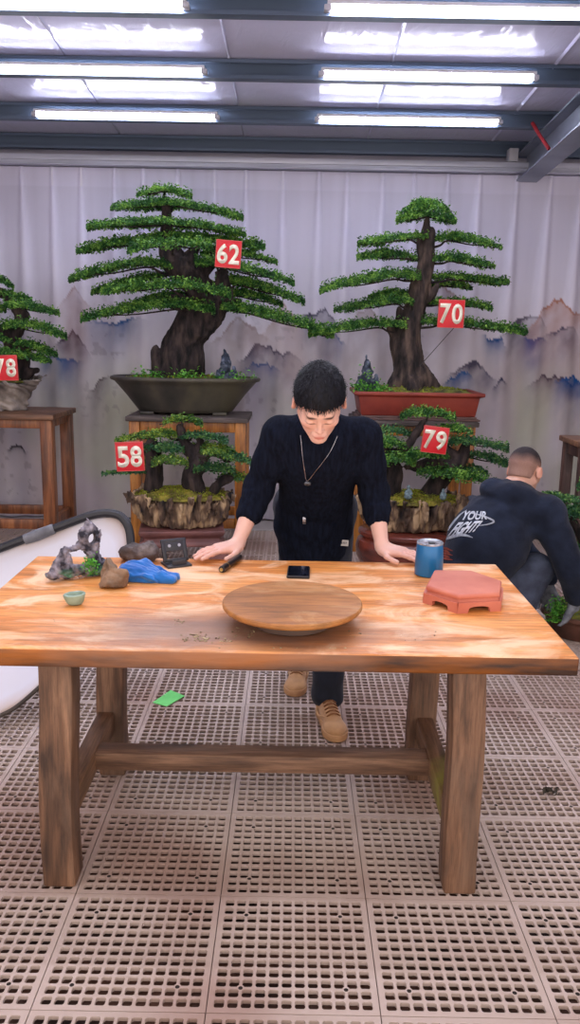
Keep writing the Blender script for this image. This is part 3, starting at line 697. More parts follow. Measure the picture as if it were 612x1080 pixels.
# ---- crumpled blue cloth
def cloth():
    pts = [(131,595),(140,592),(154,593),(170,600),(186,609),(188,616),(172,619),(150,621),(136,621),(131,610)]
    W_ = [atZ(x, y, TZ+0.01) for x, y in pts]; c = sum(W_, Vector())/len(W_)
    F = Field((-0.14,-0.10,-0.01), (0.15,0.12,0.10), 0.0025)
    F.rbox((-0.03,0.0,0.016), (0.062,0.055,0.017), 0.012, 0.01)
    F.rbox((0.045,-0.012,0.010), (0.052,0.036,0.011), 0.009, 0.02)
    F.ell((-0.045,0.0,0.030), (0.05,0.05,0.026), 0.02)
    F.chain([(-0.085,0.03,0.02),(-0.02,0.02,0.045),(0.06,-0.01,0.016)], [0.010,0.014,0.008], 0.015)
    for k, (x, y) in enumerate(((0.03,0.03),(0.0,-0.05),(0.05,-0.02))):
        F.chain([(x-0.06,y,0.020),(x,y-0.006,0.026),(x+0.045,y-0.012,0.010)], [0.006,0.007,0.005], 0.012)
    F.disp(lambda x,y,z: 0.010*fbm(x*18+3*y*10,y*44,z*30,8,3)+0.0015*vnoise(x*60,y*90,z*60,3))
    F.half((0,0,0.0), (0,0,-1), 0.001)
    me, V = F.mesh('cloth'); o = link_mesh('cloth', me, mat('blue_cloth', (10,108,188), (6,86,164), scale=14, rough=0.85, sheen=0.4, bump=0.15, bscale=300), None, (c.x+0.005, c.y, TZ-float(V[:,2].min())), -0.12, smooth='all')
    tag(o, 'crumpled bright blue cloth on the table between the rocks', 'cloth')
cloth()
# ---- black folding phone holder
def holder():
    c = atZ(184, 597, TZ); t = thing('phone_holder', 'small black folding phone holder leaning beside the blue cloth', 'phone holder', (c.x+0.002, c.y+0.02, TZ), math.radians(28))
    m = mat('holder_black', (46,46,54), (30,30,36), rough=0.4)
    bm = NB(); R = Matrix.Translation((0,0.012,0.048)) @ Matrix.Rotation(math.radians(-24), 4, 'X')
    for q in ((0,0,0.034,0.092,0.014),(0,0,-0.034,0.092,0.012),(-0.038,0,0,0.014,0.08),(0.038,0,0,0.014,0.08)): xbox(bm, R @ Matrix.Translation(q[:3]), q[3], 0.012, q[4], 0.003)
    xbox(bm, R @ Matrix.Translation((0,0,0.014)), 0.074, 0.010, 0.034, 0.003); ob('back_plate', bm, m, t)
    for x in (-0.018, 0.018):
        bm = NB(); lathe(bm, [(0,0),(0.0055,0),(0.0055,0.0015),(0,0.0015)], 16); bm.transform(R @ Matrix.Translation((x,-0.005,0.016)) @ Matrix.Rotation(PI/2, 4, 'X')); ob('screw', bm, mat('holder_screw', (180,180,190), metal=0.6), t)
    bm = NB(); box(bm, -0.044, 0.044, -0.045, 0.035, 0.0, 0.008, 0.003)
    ob('base', bm, m, t)
    bm = NB(); xbox(bm, Matrix.Translation((0,-0.034,0.016)), 0.05, 0.008, 0.018, 0.002); ob('lip', bm, m, t)
holder()
# ---- crumbs of soil and leaf litter
def crumbs():
    rng = np.random.RandomState(5); bm = NB()
    for (px, py, sx, sy, n_) in ((210,673,16,4,60),(235,676,10,3,16),(190,656,10,3,14),(258,668,14,6,20),(330,690,60,6,10),(60,655,12,2,4),(452,672,30,6,8),(370,668,12,5,8)):
        for i in range(n_):
            p = atZ(px+rng.normal(0,1)*sx*0.5, min(py+rng.normal(0,1)*sy*0.6, 684), TZ); r = rng.uniform(0.0012, 0.003)
            b = bmesh.ops.create_icosphere(bm, subdivisions=1, radius=r, matrix=Matrix.Translation((p.x, p.y, TZ+r*0.62)) @ Matrix.Diagonal((1.2,1,0.6,1)))
    tag(ob('soil_crumbs', bm, mat('crumbs', (196,180,140), (90,74,58), scale=60, rough=0.9)), 'scattered crumbs of soil and grit on the table left of the turntable', 'crumbs', kind='stuff')
crumbs()
# ---- on the floor
def paper():
    a = [atZ(x, y, 0.003) for x, y in ((161,741),(180,728),(195,735),(176,745))]; c = sum(a, Vector())/4
    bm = NB(); vs = [bm.verts.new((p.x-c.x, p.y-c.y, 0.001+0.004*(i == 2))) for i, p in enumerate(a)]; f = bm.faces.new(vs); r = bmesh.ops.extrude_face_region(bm, geom=[f])
    for v in r['geom']:
        if isinstance(v, bmesh.types.BMVert): v.co.z += 0.002
    bmesh.ops.recalc_face_normals(bm, faces=bm.faces[:])
    tag(ob('paper_slip', bm, mat('green_paper', (120,222,120), (104,206,108), scale=5, rough=0.6), None, (c.x, c.y, 0.001), smooth=None), 'bright green slip of paper lying on the floor grating', 'paper')
    c = atZ(580, 838, 0.002); rng = np.random.RandomState(4); V = []; F = []
    for i in range(26): leafquad(V, F, np.array([rng.normal(0,0.012), rng.normal(0,0.012), 0.012+abs(rng.normal(0,0.004))]), rng, 0.011, 0.3)
    tag(link_mesh('leaf_cluster', np_mesh('leaf_cluster', V, F), mat('dry_leaf', (80,72,60), (46,42,36), rough=0.9), None, (c.x, c.y, 0.0)), 'small dark dry twig of leaves on the floor at right', 'leaf litter')
    c = atZ(598, 926, 0.002); V = []; F = []
    for i in range(10): leafquad(V, F, np.array([rng.normal(0,0.01), rng.normal(0,0.006), 0.006]), rng, 0.007, 0.3)
paper()
# ---- white leaning panel with black tubular rim
def panel():
    def onp(px, py):
        r = ray(px, py); s = 0.42; t = (2.90+s*H)/(r.y-s*r.z); return Vector((r.x*t, r.y*t, H+r.z*t))
    pix = [(-130,640),(-60,604),(0,579),(60,557),(97,544),(118,542),(131,548),(138,566),(137,605),(122,645),(92,683),(56,712),(22,742),(0,755),(-60,780),(-130,785)]
    P = [onp(*p) for p in pix]; P = [Vector(q) for q in smoothpts(P, 5)]
    c = sum(P, Vector())/len(P); nrm = Vector((0,-1,0.42)).normalized()
    t = thing('leaning_panel', 'white rounded panel with black tubular rim leaning behind the table at left', 'panel', (c.x, c.y, 0))
    o = Vector((c.x, c.y, 0))
    n_ = len(P); V = []; F = []; col = []
    K = 10
    for side, d0 in ((0, 0.0), (1, -0.02)):
        for k in range(K+1):
            s = k/K
            for p in P:
                q = c+(p-c)*s; dish = 0.05*(1-s**3)
                V.append(q-o-nrm*(dish)+nrm*d0)
                st = max(0, s-0.80)/0.20; col.append((st, q.x, q.z))
    for side in (0,1):
        b = side*(K+1)*n_
        for k in range(K):
            for i in range(n_-0):
                j = (i+1) % n_; f = (b+k*n_+i, b+k*n_+j, b+(k+1)*n_+j, b+(k+1)*n_+i); F.append(f if side == 0 else f[::-1])
    b0, b1 = K*n_, (K+1)*n_+K*n_
    for i in range(n_): j = (i+1) % n_; F.append((b0+i, b0+j, b1+j, b1+i))
    me = np_mesh('sheet', [tuple(v) for v in V], F)
    a = np.array(col); ns = np.clip(fbm(a[:,1]*5, a[:,2]*5, a[:,0]*0, 3, 3)*1.5+0.7, 0, 1.3)
    k = np.clip(a[:,0]**1.5*ns, 0, 1)[:,None]*0.75
    tint(me, np.array(lin((220,222,236))[:3])*(1-k)+np.array(lin((184,142,92))[:3])*k)
    link_mesh('sheet', me, attr_mat('white_sheet', rough=0.5, var=0.05, vscale=6), t, smooth='all')
    rim = [p-o+nrm*0.01 for p in P]; top = rim[:43]
    bm = NB(); tube(bm, top, 0.0175, 10); ob('rim_tube', bm, mat('black_rubber', (40,40,46), (28,28,32), rough=0.5), t)
    bm = NB(); tube(bm, [p-nrm*0.006 for p in rim[42:]], 0.008, 8); ob('lower_edge', bm, mat('dark_edge', (84,72,62), (50,44,42), rough=0.7), t)
    bm = NB(); tube(bm, [onp(x, y)-o+nrm*0.012 for x, y in ((27,569.5),(40,565),(58,558))], [0.021,0.024,0.021], 12); ob('grip_sleeve', bm, mat('grey_sleeve', (120,122,128), (92,92,98), scale=20, rough=0.8), t)
panel()
# ================================================================== PEOPLE
def A3(v): return np.array(v, float)
class Head:
    """frame: r = the person's left-right axis in picture +x sense, f = face direction, u = crown direction"""
    def __init__(s, c, f, u, k=1.0):
        s.c = A3(c); s.f = A3(f)/np.linalg.norm(f); u = A3(u); u = u-s.f*(u@s.f); s.u = u/np.linalg.norm(u); s.r = np.cross(s.f, s.u); s.k = k
        s.R = np.stack([s.r, s.f, s.u])
    def w(s, x, f, u): return s.c+(s.r*x+s.f*f+s.u*u)*s.k
    def loc(s, P): return (P-s.c)@s.R.T/s.k
def build_head(F, h, ears=True):
    e = lambda p, r, k=0.02, op='u', R=None: F.ell(h.w(*p), [v*h.k for v in r], k, h.R if R is None else R, op)
    e((0,-.012,.035), (.074,.094,.082), 0.01)
    e((0,.028,-.030), (.060,.062,.078), 0.03)
    for s in (-1,1):
        F.cone(h.w(s*.050,-.004,-.050), h.w(s*.012,.066,-.098), .022, .017, 0.03)
        e((s*.041,.056,-.024), (.022,.022,.018), 0.02)
    F.cone(h.w(-.032,.078,.024), h.w(.032,.078,.024), .012, .012, 0.02)
    for s in (-1,1):
        e((s*.031,.100,.000), (.019,.015,.010), 0.012, 's')
        e((s*.031,.0775,-.001), (.0165,.0125,.0125), 0.004)
        F.cone(h.w(s*.044,.083,-.006), h.w(s*.018,.090,-.007), .0018, .0018, 0.002, op='s')
    F.cone(h.w(0,.086,.010), h.w(0,.101,-.028), .0055, .0075, 0.010)
    for s in (-1,1): e((s*.0100,.095,-.034), (.0065,.008,.006), 0.005)
    e((0,.104,-.031), (.0080,.008,.007), 0.006)
    e((0,.090,-.060), (.026,.012,.013), 0.014)
    e((0,.0995,-.0575), (.021,.007,.0050), 0.005); e((0,.0975,-.0675), (.018,.0075,.0060), 0.005)
    F.cone(h.w(-.021,.1035,-.0625), h.w(.021,.1035,-.0625), .0016, .0016, 0.003, op='s')
    e((0,.076,-.098), (.022,.018,.016), 0.015)
    if ears:
        for s in (-1,1):
            rr = np.stack([h.r*0.82+h.f*0.5*s*-1, h.f*0.82+h.r*0.5*s, h.u]); rr[0] /= np.linalg.norm(rr[0]); rr[1] /= np.linalg.norm(rr[1])
            F.ell(h.w(s*.083,-.006,-.004), [.0095*h.k,.020*h.k,.031*h.k], 0.006, rr)
            F.ell(h.w(s*.094,.001,.002), [.007*h.k,.010*h.k,.018*h.k], 0.004, rr, 's')
def hand(F, W, a, n, side, curl=0.10, k=1.0):
    """palm + five fingers; a = toward the fingertips, n = back of the hand, side = +1/-1 where the thumb lies along n x a"""
    a = A3(a)/np.linalg.norm(a); n = A3(n); n = n-a*(a@n); n /= np.linalg.norm(n); t = np.cross(n, a)*side
    P = lambda x, y, z: A3(W)+(a*x+t*y+n*z)*k
    kn = []
    for i, (y, x) in enumerate(((.030,.086),(.009,.090),(-.012,.085),(-.031,.076))):
        K = P(x, y, .002); kn.append(K); F.cone(P(.010, y*0.62, 0), K, .0155*k, .0115*k, 0.012)
    F.ell(P(.045,0,-.004), (.046*k,.036*k,.014*k), 0.012, np.stack([a,t,n]))
    F.ell(P(.030,.030,-.006), (.030*k,.016*k,.015*k), 0.014, np.stack([a,t,n]))
    L_ = ((.042,.025,.020),(.046,.029,.021),(.042,.027,.020),(.032,.019,.018)); sp = (.05,.0,-.06,-.13)
    for i in range(4):
        p = kn[i]; ang = curl*0.6; r = (.0088,.0090,.0086,.0076)[i]*k
        for j in range(3):
            d = (a*math.cos(sp[i])+t*math.sin(sp[i]))*math.cos(ang)-n*math.sin(ang)
            q = p+d*L_[i][j]*k; F.cone(p, q, r*(1-.08*j), r*(1-.08*(j+1)), 0.004 if j == 0 else 0.003); F.ell(p, (r*1.08,)*3, 0.004)
            p = q; ang += curl*(1.0 if j == 0 else .6)
    p = P(.022,.034,-.004)
    for j, (dx, dy, dz, l, r) in enumerate(((.72,.66,-.12,.040,.0115),(.90,.40,-.10,.030,.0098),(.95,.28,-.04,.024,.0088))):
        d = a*dx+t*dy+n*dz; d /= np.linalg.norm(d); q = p+d*l*k; F.cone(p, q, r*k, r*.92*k, 0.008 if j == 0 else .003); p = q
def skin_tint(me, V, h, base=(222,176,156), hands=()):
    col = np.tile(A3(lin(base)[:3]), (len(V),1)); q = h.loc(V)
    def bl(m, c): 
        nonlocal col
        m = np.clip(m, 0, 1)[:,None]; col = col*(1-m)+A3(lin(c)[:3])*m
    g = lambda p, r: np.exp(-(((q[:,0]-p[0])/r[0])**2+((q[:,1]-p[1])/r[1])**2+((q[:,2]-p[2])/r[2])**2)**2)
    bl(g((0,.10,-.0625),(.022,.02,.0105))*.75, (188,96,92))
    for s in (-1,1):
        bl(g((s*.045,.07,-.035),(.025,.03,.022))*.30, (222,150,132)); bl(g((s*.082,-.004,-.005),(.015,.025,.035))*.4, (224,146,128))
        bl(g((s*.031,.090,-.0075),(.0165,.03,.0042))*.95, (44,30,30)); bl(g((s*.0095,.100,-.039),(.005,.02,.004))*.6, (120,66,60)); bl(g((s*.031,.088,.026),(.020,.03,.0050))*.95, (34,26,28))  # lash line and brows; nostril shade painted into the skin colour
    bl(g((0,.11,-.034),(.016,.02,.012))*.3, (214,140,124))
    for p in hands:
        d = np.linalg.norm(V-A3(p), axis=1); bl(np.exp(-(d/0.07)**4)*.25, (226,158,140))
    tint(me, col)
skin_m = attr_mat('skin', rough=0.5, var=0.05, vscale=25, spec=0.35, bump=0.03, bscale=400)
skin_m.node_tree.nodes['Principled BSDF'].inputs['Subsurface Weight'].default_value = 0.12
skin_m.node_tree.nodes['Principled BSDF'].inputs['Subsurface Radius'].default_value = (0.012,0.005,0.003)
def fn_op(F, fn, k=0.004, op='i'):
    X = F.ax[0][:,None,None]; Y = F.ax[1][None,:,None]; Z = F.ax[2][None,None,:]
    F.comb((slice(None),)*3, fn(X, Y, Z).astype(np.float32), k, op)
def hair_obj(name, h, par, org, m, thick, hl, strands=0, seed=1, dispa=0.003):
    c = h.c; r = 0.15*h.k; F = Field(c-r, c+r, 0.0022)
    F.ell(h.w(0,-.014,.038), [(.074+thick)*h.k,(.094+thick)*h.k,(.082+thick*1.25)*h.k], 0, h.R)
    def cut(X, Y, Z):
        x = (h.r[0]*(X-c[0])+h.r[1]*(Y-c[1])+h.r[2]*(Z-c[2]))/h.k; f = (h.f[0]*(X-c[0])+h.f[1]*(Y-c[1])+h.f[2]*(Z-c[2]))/h.k; u = (h.u[0]*(X-c[0])+h.u[1]*(Y-c[1])+h.u[2]*(Z-c[2]))/h.k
        return (hl(x, f)-u)*0.6
    fn_op(F, cut, 0.004)
    F.disp(lambda x,y,z: dispa*fbm(x*160, y*160, z*60, seed, 2)+dispa*0.8*fbm(x*50, y*50, z*30, seed+4, 2))
    me, V = F.mesh(name)
    V3 = (V-A3(org)).astype(np.float32); me.vertices.foreach_set('co', V3.ravel()); me.update()
    o = link_mesh(name, me, m, par, (0,0,0), 0, smooth='all')
    if strands:
        rng = np.random.RandomState(seed); idx = rng.choice(len(V), strands); q = h.loc(V[idx]); crown = A3((0.0,-0.05,0.12))
        V2 = []; F2 = []
        for p in q:
            if p[2] < -0.02: continue
            nrm = (p-A3((0,-.014,.038)))/A3((.08,.1,.088))**2; nrm /= np.linalg.norm(nrm)
            fl = p-crown; fl[1] += 0.05; fl -= nrm*(fl@nrm); fl /= np.linalg.norm(fl)+1e-6; fl += rng.normal(0, .25, 3)
            L_ = rng.uniform(.012,.022); w = rng.uniform(.0006,.0012); sd = np.cross(nrm, fl); sd /= np.linalg.norm(sd)
            a = p-nrm*.002; b = p+fl*L_*.5+nrm*.0045; e = p+fl*L_+nrm*.003
            i = len(V2); V2 += [h.w(*(a-sd*w))-A3(org), h.w(*(a+sd*w))-A3(org), h.w(*(b+sd*w))-A3(org), h.w(*(b-sd*w))-A3(org), h.w(*e)-A3(org)]
            F2 += [(i,i+1,i+2,i+3),(i+3,i+2,i+4,i+4)]
        me2 = bpy.data.meshes.new('s'); me2.from_pydata([tuple(v) for v in V2], [], [tuple(dict.fromkeys(f)) for f in F2]); bm = NB(); bm.from_mesh(me); bm.from_mesh(me2); bm.to_mesh(me); bm.free()
        me.polygons.foreach_set('use_smooth', [True]*len(me.polygons))
    return o
def field_obj(F, name, m, par, org, smooth='all'):
    me, V = F.mesh(name); me.vertices.foreach_set('co', (V-A3(org)).astype(np.float32).ravel()); me.update()
    return link_mesh(name, me, m, par, (0,0,0), 0, smooth=smooth), V
def bvh_of(o, off):
    from mathutils.bvhtree import BVHTree
    me = o.data; return BVHTree.FromPolygons([v.co+Vector(off) for v in me.vertices], [tuple(p.vertices) for p in me.polygons])
# ------------------------------------------------------------------ man leaning on the table
def man():
    org = (0.10, 3.10, 0.0)
    T = thing('person', 'young man in a black sweater leaning on the table with both hands, looking down', 'person', org)
    hd = Head((0.092, 2.77, 1.297), (0.02,-.70,-.714), (0,-.714,.70), 1.0)
    N = A3((.10,2.945,1.205)); SR, SL = A3((-.048,2.95,1.165)), A3((.268,2.95,1.165)); ER, EL = A3((-.118,3.00,.955)), A3((.312,3.00,.945)); WR, WL = A3((-.186,2.872,.778)), A3((.335,2.872,.776))
    ut = A3((0,-.56,.83)); ft = A3((0,-.83,-.56)); RT = np.stack([A3((1,0,0)), ft, ut])
    HR, HL = A3((.02,3.24,.84)), A3((.175,3.22,.84)); KR, KL = A3((.035,3.34,.47)), A3((.172,3.16,.47)); AR, AL = A3((.055,3.50,.10)), A3((.165,3.10,.11))
    aR, aL = A3((-.80,-.60,-.07)), A3((.84,-.54,-.07))
    # skin: one continuous body
    F = Field((-.37,2.64,.70), (.50,3.42,1.45), 0.0032)
    F.ell((.10,2.99,1.08), (.15,.085,.14), 0.03, RT); F.ell((.10,3.10,.93), (.13,.08,.14), 0.05, RT); F.ell((.10,3.20,.83), (.14,.09,.10), 0.05, RT)
    F.cone(SR, SL, .045, .045, 0.05)
    F.cone(hd.w(0,-.03,-.045), N, .054, .060, 0.02)
    for S_, E_, W_, a, sd in ((SR,ER,WR,aR,1),(SL,EL,WL,aL,-1)):
        F.cone(S_, E_, .044, .036, 0.03); m = E_*.62+W_*.38; F.chain([E_, m, W_], [.037,.036,.0235], 0.02)
        F.cone(W_, W_+a*.02+A3((0,0,-.004)), .0235, .022, 0.015)
        hand(F, W_+A3((0,0,-.006)), a, (0,0,1), sd, 0.10)
    build_head(F, hd)
    o, V = field_obj(F, 'body', skin_m, T, org); skin_tint(o.data, V, hd, (226,182,164), hands=(WR+aR*.12, WL+aL*.12))
    hm = mat('black_hair', (24,25,34), (9,9,13), scale=90, spec=.25, rough=0.6, bump=0.3, bscale=300, stretch=(1,1,0.4))
    def hl(x, f): return np.where(f > .035, .060-np.clip(np.abs(x)-.045, 0, .03)*0.9, np.where(f > .008, -.010+(f-.008)*2.55, np.where(f > -.028, .030-np.abs(f+.01)*0.6, -.055)))
    hair_obj('hair', hd, T, org, hm, 0.0125, hl, strands=3800, seed=5)
    # sweater
    knit = mat('black_knit', (19,25,40), (9,13,24), scale=30, rough=0.95, sheen=0.0, bump=0.35, bscale=170, stretch=(3,3,0.5), spec=0.12)
    F = Field((-.24,2.80,.60), (.44,3.45,1.33), 0.0042)
    F.ell((.10,3.0,1.07), (.172,.115,.16), 0.04, RT); F.ell((.10,3.09,.93), (.146,.112,.16), 0.06, RT); F.ell((.095,3.17,.80), (.158,.125,.15), 0.06)
    F.cone((.095,3.19,.80), (.095,3.20,.66), .13, .135, 0.05)
    F.cone(SR+A3((.02,0,.006)), SL+A3((-.02,0,.006)), .062, .062, 0.05); F.cone(N+A3((0,-.01,-.012)), N+A3((0,.02,-.05)), .078, .09, 0.04)
    rng = np.random.RandomState(3)
    for S_, E_, W_ in ((SR,ER,WR),(SL,EL,WL)):
        cuf = E_*.60+W_*.40
        F.chain([S_, (S_+E_)/2, E_, E_*.74+W_*.26], [.060,.055,.054,.052], 0.03)
        d = (W_-E_)/np.linalg.norm(W_-E_)
        for k in range(5):                                       # pushed-up folds
            c = E_-d*.05+d*(k*.030); j = rng.normal(0,.004,3); F.ell(c+j, (.053-.001*k,.053-.001*k,.014), 0.012, np.stack([np.cross(d,[0,1,0])/np.linalg.norm(np.cross(d,[0,1,0])), np.cross(d,np.cross(d,[0,1,0]))/np.linalg.norm(np.cross(d,np.cross(d,[0,1,0]))), d]))
        F.cone(cuf-d*.020, cuf+d*.012, .052, .048, 0.010)
    F.disp(lambda x,y,z: 0.006*fbm(x*9, y*9+z*4, z*6, 3, 3)+0.0045*np.sin((z*0.8+x*0.7)*70+6*fbm(x*5,y*5,z*5,8))*np.clip((1.0-z)*3, 0, 0.6))
    # neck opening
    F.cone(hd.w(0,-.02,-.06), N+A3((0,-.012,0.0)), .060, .060, 0.008, op='s')
    for W_, E_ in ((WR,ER),(WL,EL)):
        d = (W_-E_)/np.linalg.norm(W_-E_); cuf = E_*.60+W_*.40
        F.cone(cuf+d*.024, cuf+d*.12, .030, .03, 0.004, op='s')
    o, V = field_obj(F, 'sweater', knit, T, org); bv = bvh_of(o, org)
    # collar rib
    bm = NB(); cpt = []
    zc = np.cross(A3((1,0,0)), (hd.w(0,-.02,-.06)-N)); ax = (hd.w(0,-.02,-.06)-N); ax /= np.linalg.norm(ax); sidev = np.cross(ax, (1,0,0)); sidev /= np.linalg.norm(sidev)
    for k in range(33):
        an = 2*PI*k/32; cpt.append(Vector(N+ax*.020+(A3((1,0,0))*math.cos(an)+sidev*math.sin(an))*.066-A3(org)))
    tube(bm, cpt, 0.009, 8, cap=False); ob('collar', bm, knit, T, smooth='all')
    # trousers
    navy = mat('navy_trousers', (18,26,44), (9,14,28), scale=10, rough=0.85, bump=0.25, bscale=25, sheen=0.1)
    F = Field((-.12,2.98,.04), (.34,3.66,1.0), 0.005)
    F.ell((.098,3.22,.84), (.152,.115,.12), 0.03)
    F.chain([HR, KR, AR+A3((0,0,-.012))], [.086,.068,.063], 0.05); F.chain([HL, KL, AL+A3((0,0,-.030))], [.088,.070,.062], 0.05)
    F.disp(lambda x,y,z: 0.007*fbm(x*8, y*8, z*11, 13, 3)+0.004*np.sin(z*60+8*fbm(x*6,y*6,z*3,4))*np.clip((.35-z)*3, 0, 1))
    F.cone(AR+A3((0,0,-.09)), AR+A3((0,0,0.0)), .05, .05, 0.004, op='s'); F.cone(AL+A3((0,0,-.11)), AL+A3((0,0,-.012)), .05, .05, 0.004, op='s')
    field_obj(F, 'trousers', navy, T, org)
    # trainers
    tan = mat('tan_suede', (206,160,112), (182,136,92), scale=20, rough=0.85, bump=0.1, bscale=200, sheen=0.2); sole_m = mat('trainer_sole', (196,150,104), (166,122,84), scale=12, rough=0.7)
    def shoe(heel, toe, tuck):
        hx = A3(heel); d = A3(toe)-hx; L_ = np.linalg.norm(d); d /= L_; s = np.cross((0,0,1), d); R = np.stack([d, s, A3((0,0,1))]); P = lambda x, y, z: hx+d*x+s*y+A3((0,0,1))*z
        f = L_/0.29
        st = thing('trainer', 'x', 'shoe'); del st['label']; del st['category']; st.parent = T; st.name = 'trainer'
        F = Field(np.minimum(hx, toe)-.09, np.maximum(hx, toe)+A3((.09,.09,.17)), 0.0026); F.f[:] = .3
        F.ell(P(.045*f,0,.045), (.045,.034,.045), 0.02, R); F.ell(P(.13*f,0,.040), (.09,.038,.040), 0.02, R); F.ell(P(.225*f,0,.032), (.062,.046,.030), 0.02, R)
        F.cone(P(.055*f,0,.06), P(.05*f,0,.10), .040, .041, 0.02); F.cone(P(.10*f,0,.07), P(.19*f,0,.048), .028, .026, 0.02)
        F.ell(P(.05*f,0,.125), (.030,.028,.035), 0.005, R, 's'); F.half((0,0,.022), (0,0,-1), .002)
        o, _ = field_obj(F, 'upper', tan, st, org)
        F = Field(np.minimum(hx, toe)-.09, np.maximum(hx, toe)+A3((.09,.09,.08)), 0.0026)
        F.ell(P(.05*f,0,.018), (.052,.040,.05), 0.0, R); F.ell(P(.14*f,0,.018), (.10,.042,.05), 0.03, R); F.ell(P(.225*f,0,.018), (.068,.051,.05), 0.02, R)
        F.half((0,0,.030), (0,0,1), .003); F.half((0,0,.0015), (0,0,-1), .003)
        F.disp(lambda x,y,z: 0.0012*(np.abs(z-.012) < .002)+0.0012*(np.abs(z-.022) < .0015))
        field_obj(F, 'sole', sole_m, st, org)
        bm = NB()
        for k in range(6):
            x = (.105+.019*k)*f; z = .107-.0050*k
            pts = [P(x-.004, -.026, z-.016), P(x, -.012, z-.004), P(x+.004, 0, z-.001), P(x, .012, z-.004), P(x-.004, .026, z-.016)]
            tube(bm, [Vector(p-A3(org)) for p in pts], 0.0032, 6)
        ob('laces', bm, mat('laces', (140,92,54), (110,70,42), rough=0.9), st)
        bm = NB()
        for sg in (-1, 1):
            pts = smoothpts([P(.055*f, sg*.040, .052), P(.085*f, sg*.041, .036), P(.12*f, sg*.0425, .036), P(.185*f, sg*.034, .062)], 4)
            tube(bm, [Vector(p-A3(org)) for p in pts], [.0015+.0035*math.sin(PI*min(1, i/len(pts)*1.3)) for i in range(len(pts))], 6)
        ob('side_stripe', bm, mat('stripe', (222,180,134), rough=0.7), st)
    shoe((.150,3.150,0), (.200,2.865,0), 0); shoe((.062,3.545,0), (.030,3.262,0), 0)
    # chain with pendant
    silver = mat('silver', (186,186,194), (130,130,138), scale=40, rough=0.25, metal=0.9)
    def on(px, py, off=0.003):
        r = ray(px, py); hit = bv.ray_cast(Vector((0,0,H)), r)
        p = hit[0] if hit[0] else atY(px, py, 2.88)
        return p-r.normalized()*off-Vector(org)
    nk = thing('necklace', 'x', 'necklace'); del nk['label']; del nk['category']; nk.parent = T
    path = [(317,459),(318,468),(319,480),(321,494),(323,506),(326,506),(333,497),(341,487),(348,477),(353,467),(356,460)]
    pts = [Vector(p) for p in smoothpts([tuple(on(*p)) for p in path], 5)]
    bm = NB(); tube(bm, pts, 0.0014, 6); ob('chain', bm, silver, nk)
    p = on(324.5, 510, .008); bm = NB(); bmesh.ops.create_icosphere(bm, subdivisions=2, radius=.011, matrix=Matrix.Translation(p) @ Matrix.Diagonal((1.25,.5,.9,1))); ob('pendant', bm, mat('dark_pendant', (90,92,98), (50,52,58), scale=80, rough=0.3, metal=0.7), nk)
    p = on(321, 549, .006); bm = NB(); box(bm, p.x-.006, p.x+.006, p.y-.002, p.y+.002, p.z-.014, p.z+.014, .0015); ob('metal_tag', bm, silver, nk)
    p = on(361.5, 572.5, .003); bm = NB(); xbox(bm, Matrix.Translation(p) @ Matrix.Rotation(math.radians(4), 4, 'Y'), .046, .003, .024, .001); lb = ob('cloth_label', bm, mat('label_white', (214,210,204), (190,186,180), rough=0.7), T)
    bm = NB()
    for k in range(6): xbox(bm, Matrix.Translation(p+Vector((-.014+.0055*k,-.002,0))) @ Matrix.Rotation(math.radians(4+12*(k%2)), 4, 'Y'), .0022, .001, .008)
    ob('lettering', bm, mat('label_ink', (60,60,66), rough=.7), lb)
man()
